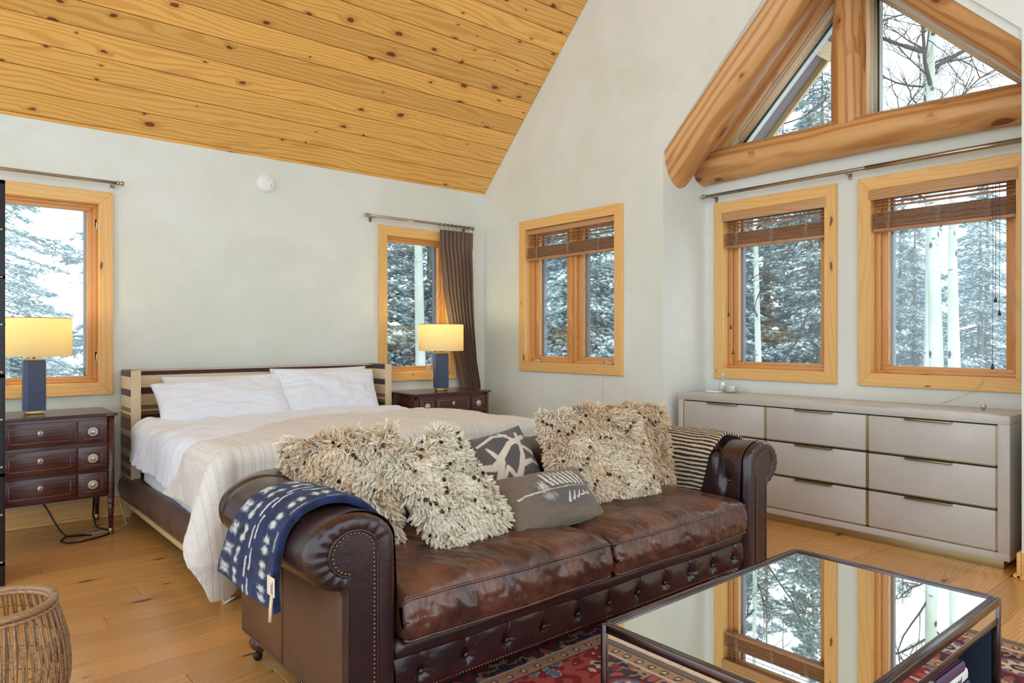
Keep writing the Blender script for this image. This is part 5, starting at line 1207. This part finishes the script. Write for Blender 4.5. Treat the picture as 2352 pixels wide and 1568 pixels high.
# books
def text_mesh(s, size, mat, parent, loc, rot):
    cv = bpy.data.curves.new('title', 'FONT'); cv.body = s; cv.size = size; cv.extrude = .0002; cv.align_x = 'CENTER'; cv.align_y = 'CENTER'
    t = bpy.data.objects.new('title', cv); C.objects.link(t); dg = bpy.context.evaluated_depsgraph_get(); me = bpy.data.meshes.new_from_object(t.evaluated_get(dg)); bpy.data.objects.remove(t); bpy.data.curves.remove(cv)
    me.materials.clear(); return mkobj('title', me, mat, parent, loc, rot)
ink = plain('book_ink', rgb(52, 46, 44), .6); pink = plain('pale_ink', rgb(190, 160, 178), .6)
bz = .0745
for i_, (nm, lb, cc, th_, wl, xr, yw, txt) in enumerate((('tan', 'thin tan book at the bottom of the coffee table stack', (176, 156, 124), .024, .24, -2.03, .02, None), ('green', 'grey book under the navy book in the coffee table', (104, 100, 96), .046, .25, -2.02, -.015, None), ('pale', 'cream book below the navy one in the coffee table stack', (206, 196, 176), .048, .22, -2.06, .03, None),
        ('navy', 'navy book under the white one in the coffee table stack', (58, 52, 84), .046, .25, -2.0, -.02, None), ('white', 'white book with a dark title near the top of the stack', (226, 218, 206), .036, .25, -2.005, .015, 'Educated'), ('purple', 'purple book lying on top of the stack in the coffee table', (88, 58, 84), .034, .20, -2.045, -.03, None))):
    b = thing('book', lb, 'book', (xr - wl / 2, TY0 + .032, bz), yw, 'books stacked inside the coffee table')
    cm = plain('cover_' + nm, rgb(*cc), .55)
    box('cover', (-wl / 2, wl / 2, 0, .15, 0, .003), cm, b, .001); box('cover', (-wl / 2, wl / 2, 0, .15, th_ - .004, th_ - .001), cm, b, .001)
    V, F = poly_prism([(0, 0), (-.004, .006), (-.005, th_ / 2), (-.004, th_ - .007), (0, th_ - .001), (.003, th_ - .001), (.003, 0)], -wl / 2, wl / 2, 'x'); mkobj('spine', fixn(np_mesh('spine', V, F, smooth=False)), cm, b)
    box('pages', (-wl / 2 + .004, wl / 2 - .004, .003, .146, .003, th_ - .004), M['paper'], b)
    if txt: text_mesh(txt, .026, ink, b, (.02, -.0056, th_ / 2), (PI / 2, 0, 0))
    bz += th_
# ================================================================== RUG
def rug():
    x0, x1, y0, y1 = -3.59, -.953, -6.9, -3.17; h_ = .0062; nx, ny = int((x1 - x0) / h_), int((y1 - y0) / h_)
    x = np.linspace(x0, x1, nx)[:, None]; y = np.linspace(y0, y1, ny)[None, :]
    ax = np.minimum(x - x0, x1 - x) + 0 * y; ay = np.minimum(y - y0, y1 - y) + 0 * x
    a = np.minimum(ax, ay); t = np.where(ax < ay, y - (y0 + y1) / 2 + 0 * x, x - (x0 + x1) / 2 + 0 * y)
    red, navy, iv, tan, blu, brn, ros = arr(140, 32, 38), arr(34, 34, 58), arr(206, 190, 166), arr(172, 130, 98), arr(96, 118, 140), arr(70, 42, 40), arr(176, 78, 70)
    n1 = fbm(x * 16, y * 16, 1, 2); n2 = fbm(x * 24 + 9, y * 24, 2, 2); n3 = fbm(x * 12 + 3, y * 12 + 5, 3, 2)
    def sym(p, per): q = np.abs(((p / per) % 1.0) - .5) * per; return q
    col = np.zeros((nx, ny, 3)) + red
    def put(mask, c): col[mask] = c
    # field
    fx, fy = sym(x - (x0 + x1) / 2, .62) + 0 * y, sym(y - (y0 + y1) / 2, .62) + 0 * x
    s1 = fbm(fx * 17, fy * 17, 5, 2); s2 = fbm(fx * 23 + 4, fy * 23, 6, 2); s3 = fbm(fx * 11, fy * 11 + 7, 8, 2)
    put(s2 > .18, ros); put(s1 > .22, blu); put((s1 > .16) & (s1 <= .22), iv); put(s3 > .27, navy); put((s3 > .22) & (s3 <= .27), iv); put(s2 < -.33, iv)
    rr = np.hypot(fx, fy); put((rr < .16) & (rr > .145), navy); put((np.abs(rr - .08 - .02 * np.cos(np.arctan2(fy, fx) * 8)) < .02), iv); put(rr < .05, blu)
    # inner guard
    m = (a < .50) & (a >= .43); col[m] = tan; tt = sym(t, .07); put(m & (np.hypot(tt, a - .465) < .016), red); put(m & (np.hypot(tt, a - .465) < .008), iv); put((a > .494) & (a < .503), navy); put((a > .425) & (a < .434), iv)
    # main border
    m = (a < .425) & (a >= .105); col[m] = brn; tb_ = ((t / .42) % 1.0 - .5) * .42; sgt = np.abs(tb_)
    b1 = fbm(sgt * 22, a * 22, 9, 2); b2 = fbm(sgt * 18 + 5, a * 18, 10, 2); put(m & (b1 > .10), tan); put(m & (b1 > .30), navy); put(m & (b2 > .2), red); put(m & (b2 < -.26), ros); put(m & (np.abs(b1 - .1) < .02), navy)
    r2 = np.hypot(tb_ / 1.15, a - .265); th = np.arctan2(a - .265, tb_); put(m & (r2 < .098), navy); put(m & (r2 < .086), red); put(m & (np.abs(r2 - .062) < .008), blu); put(m & (r2 < .05 + .012 * np.cos(th * 8)), iv); put(m & (r2 < .026), navy); put(m & (r2 < .014), tan)
    # outer guard, selvedge
    m = (a < .105) & (a >= .035); col[m] = tan; tt = sym(t, .06); put(m & (np.hypot(tt * 1.2, a - .07) < .019), brn); put(m & (np.hypot(tt, a - .07) < .009), iv); put((a > .098) & (a < .106), iv); put((a > .033) & (a < .041), navy)
    put(a < .033, arr(120, 104, 90))
    col = col * (1 + .16 * fbm(x * 90, y * 90, 20, 2))[..., None] * (1 + .12 * fbm(x * 3, y * 3, 21, 2))[..., None]
    ed = .004 * fbm(x * 40, y * 40, 33)
    V = np.stack([x + ed * (ax < .01), y + ed * (ay < .01), .010 + .0008 * fbm(x * 60, y * 60, 30) + 0 * x], -1).reshape(-1, 3)
    me = np_mesh('rug', V, grid_faces(nx, ny), np.clip(col.reshape(-1, 3), 0, 1)); o = mkobj('rug', me, M['rug'])
    sm = o.modifiers.new('t', 'SOLIDIFY'); sm.thickness = .009; sm.offset = -1
    return tag(o, 'red patterned oriental rug under the sofa and coffee table', 'rug')
rug()
# ================================================================== OUTSIDE
g = mkobj('ground', np_mesh('ground', *(lambda n: (np.stack([np.repeat(np.linspace(-20, 60, n), n), np.tile(np.linspace(-40, 50, n), n), -2.6 + .25 * fbm(np.repeat(np.linspace(-20, 60, n), n) * .3, np.tile(np.linspace(-40, 50, n), n) * .3, 3)], -1), grid_faces(n, n)))(90)), M['snow']); g['kind'] = 'structure'
# ground is kept clear under the room
def spruce(seed, H, R, nb_, ns_, sprig=.11, snowf=.72, z0=.02, low=.12):
    rg = np.random.default_rng(seed); P0, D0, S0 = [], [], []
    stems = []
    for i in range(nb_):
        f = (i + rg.random()) / nb_; z = H * (low + (1 - low) * f ** 1.0) * .985; az = rg.uniform(0, 2 * PI) + i * 2.4
        l = R * (1 - z / H) ** .75 * rg.uniform(.75, 1.15) + .12; dr = rg.uniform(.25, .5)
        d = np.array([math.cos(az), math.sin(az), 0]); sd = np.array([-d[1], d[0], 0])
        n = max(6, int(ns_ * (l / R) ** 1.1)); t = rg.uniform(.12, 1.0, n) ** .8
        lat = rg.normal(0, .23, n) * l * (1.15 - t) ** .7
        p = d * (l * t)[:, None] + sd * lat[:, None]; p[:, 2] = z + l * (-dr * t ** 1.4 + .12 * t ** 4) - .25 * np.abs(lat) + rg.normal(0, .02, n)
        dd = d * .75 + sd * (np.sign(lat) * np.clip(np.abs(lat) / (l * .12 + .01), 0, 1.3))[:, None] + rg.normal(0, .22, (n, 3)); dd[:, 2] -= .25
        P0.append(p); D0.append(dd); S0.append(np.full(n, sprig) * rg.uniform(.7, 1.35, n) * (.6 + .4 * min(1, l / R + .3)))
        stems.append([np.array([0, 0, z]), d * l * .5 + np.array([0, 0, z - dr * l * .38]), d * l * .96 + np.array([0, 0, z - dr * l * .86])])
    P0 = np.concatenate(P0); D0 = np.concatenate(D0); S0 = np.concatenate(S0)[:, None]; D0 /= np.linalg.norm(D0, axis=1, keepdims=True)
    n = len(P0); up = np.array([0, 0, 1.0]); sd = np.cross(D0, up); sd /= np.linalg.norm(sd, axis=1, keepdims=True) + 1e-9; nn = np.cross(sd, D0)
    Vs, Fs = [], []
    tri = []
    for a in (0, .22, .45, .68):          # needle blades along the sprig
        for s in (-1, 1):
            b0 = P0 + D0 * S0 * (a - .35); tip = b0 + (sd * s * .42 + D0 * .45 + nn * rg.normal(-.05, .18, (n, 1))) * S0 * (1.0 - .35 * a); b1 = b0 + D0 * S0 * .2
            tri.append(np.stack([b0, b1, tip], 1))
    tip = P0 + D0 * S0 * .95; tri.append(np.stack([P0 + D0 * S0 * .4 - sd * S0 * .07, P0 + D0 * S0 * .4 + sd * S0 * .07, tip], 1))
    T = np.concatenate(tri).reshape(-1, 3); F = np.arange(len(T)).reshape(-1, 3)
    k = rg.random(n) < snowf; Ps, Ds, Ss, sds, nns = P0[k], D0[k], S0[k], sd[k], nn[k]
    upn = nns * .6 + up * .4; r_ = rg.uniform(.75, 1.3, (len(Ps), 1))
    c = Ps + upn * Ss * .07; a1 = c + Ds * Ss * .62 * r_; a0 = c - Ds * Ss * .5 * r_; s1 = c + sds * Ss * .34 * r_; s0_ = c - sds * Ss * .34 * r_; tp = c + upn * Ss * .20 * r_; bt_ = c - upn * Ss * .03
    V = np.stack([a1, s1, a0, s0_, tp, bt_], 1).reshape(-1, 3); kk = np.arange(len(Ps))[:, None] * 6
    FS = np.concatenate([kk + np.array([[a, b, 4]]) for a, b in ((0, 1), (1, 2), (2, 3), (3, 0))] + [kk + np.array([[b, a, 5]]) for a, b in ((0, 1), (1, 2), (2, 3), (3, 0))])
    tv, tf = tube_geo([(0, 0, -.1), (0, 0, H * .5), (0, 0, H)], [R * .055 + .03, R * .03 + .02, .01], 10)
    parts = [(tv, tf)] + [tube_geo(np.array(s), [.012, .008, .003], 4, False) for s in stems]
    tV, tF = join(parts)
    return np_mesh('needles', T, F, smooth=False), np_mesh('snow', V, FS, smooth=True), np_mesh('trunk', tV, tF)
lib = [spruce(101, 9.0, 2.0, 150, 150), spruce(102, 8.0, 1.8, 140, 150), spruce(103, 10.0, 2.2, 155, 150), spruce(104, 9.5, 2.7, 150, 240, sprig=.095, snowf=.6, low=.1)]
def put_spruce(k, x, y, z, rot, sc, label, group):
    t = thing('spruce_tree', label, 'tree', (x, y, z), rot, group); t.scale = (sc, sc, sc)
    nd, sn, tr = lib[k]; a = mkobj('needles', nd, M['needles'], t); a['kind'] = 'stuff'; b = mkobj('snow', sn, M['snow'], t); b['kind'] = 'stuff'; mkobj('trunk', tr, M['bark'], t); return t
G0 = -2.6
rs = random.Random(21)
LB = {'R': ('snow-covered spruce tree standing behind the pale aspen trunks', 'spruces behind the aspen trunks'), 'A': ('snow-covered spruce tree growing outside the alcove window above the bottle', 'spruces outside the window above the bottle'),
      'B': ('snow-covered spruce tree growing outside the window with two casements', 'spruces outside the casement window'), 'N': ('snow-covered spruce tree growing outside the narrow window beside the curtain', 'spruces outside the window beside the curtain'),
      'L': ('snow-covered spruce tree growing behind the lit lamp next to the black cabinet', 'spruces outside the window by the black cabinet')}
spots = [(1, 10.0, -1.5, 'R', .74), (0, 10.6, -.2, 'R', .7), (2, 12.5, -.9, 'R', .74), (1, 12.8, .9, 'R', .85), (0, 14.5, -.2, 'R', .85), (2, 14.8, 1.6, 'R', .9), (1, 9.6, -3.3, 'R', .72),
         (0, 6.6, 1.7, 'A', 1.0), (2, 7.5, .15, 'A', .86), (1, 9.0, 2.7, 'A', 1.1), (0, 8.9, 1.0, 'A', 1.0), (2, 11.2, 3.3, 'A', 1.0), (1, 11.6, 2.0, 'A', 1.0),
         (2, 4.5, 3.0, 'B', .95), (0, 5.3, 4.7, 'B', 1.0), (1, 7.0, 5.4, 'B', 1.1), (2, 6.7, 3.6, 'B', 1.0), (0, 8.7, 7.6, 'B', 1.1), (1, 9.8, 5.6, 'B', 1.1),
         (2, 1.7, 5.6, 'N', .9), (1, 3.2, 5.8, 'N', 1.0), (0, 2.4, 7.4, 'N', 1.0), (2, 4.3, 8.2, 'N', 1.0), (1, .9, 8.0, 'N', 1.0),
         (3, -4.75, 3.3, 'L', 1.0), (3, -2.15, 4.1, 'L', .80), (3, -3.5, 6.6, 'L', .72)]
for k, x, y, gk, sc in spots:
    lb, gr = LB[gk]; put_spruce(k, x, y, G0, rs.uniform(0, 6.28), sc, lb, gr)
# aspens and bare trees
def aspen_tree(label, x, y, lean, r, H, seed, branches=0, first=.55, group=None):
    t = thing('aspen_tree', label, 'tree', (x, y, G0), 0, group); rg = np.random.default_rng(seed)
    zz = np.linspace(0, H, 14); pts = np.stack([lean[0] * zz / H * 1.0 + .05 * np.sin(zz * .9 + seed), lean[1] * zz / H + .05 * np.cos(zz * .7 + seed), zz], -1)
    tube('trunk', pts, r * (1 - .75 * zz / H), M['aspen'], t, 14)
    parts = []
    def grow(p, d, l, rr, lev):
        n = 6; q = [p]; dd = d.copy()
        for i in range(n): dd = dd + rg.normal(0, .16, 3) + np.array([0, 0, .04]); dd /= np.linalg.norm(dd); q.append(q[-1] + dd * l / n)
        parts.append(tube_geo(np.array(q), np.linspace(rr, rr * .35, n + 1), 5 if lev < 2 else 3, False))
        if lev < 4:
            for i in range(rg.integers(4, 6)):
                j = rg.integers(1, n + 1); nd = dd + rg.normal(0, .65, 3); nd /= np.linalg.norm(nd); grow(q[j], nd, l * rg.uniform(.45, .7), rr * .5, lev + 1)
    for i in range(branches):
        f = first + (1 - first) * (i + .5) / branches; p = np.array([np.interp(f * H, zz, pts[:, k]) for k in range(3)]); az = i * 2.4 + rg.random(); grow(p, np.array([math.cos(az), math.sin(az), .45]), H * .20 * (1.15 - f * .6), r * .26, 1)
    if parts: V, F = join(parts); o = mkobj('branches', np_mesh('branches', V, F), M['twig'], t); o['kind'] = 'stuff'
    return t
aspen_tree('pale aspen outside with twisted bare branches, brighter than the knotted trunk beside it', 6.0, -2.09, (0, 0), .12, 9.6, 1, 12, .72)
aspen_tree('pale aspen trunk outside, thicker and knotted, without branches', 6.0, -2.31, (.0, -.05), .125, 6.4, 2)
aspen_tree('pale aspen trunk outside leaning behind the pull cords of the blind', 6.2, -3.02, (.1, -.35), .10, 6.4, 3)
aspen_tree('bare aspen with thin twigs outside, beside the upright log post', 7.6, -1.5, (0, .1), .07, 9.4, 5, 12, .62)
aspen_tree('pale aspen trunk outside the window beside the curtain', 1.9, 4.2, (.05, 0), .12, 9.0, 6, 5, .45)
aspen_tree('slender dead trunk with bare twigs outside the alcove window above the bottle', 5.6, .25, (0, .05), .07, 8.5, 7, 14, .25)
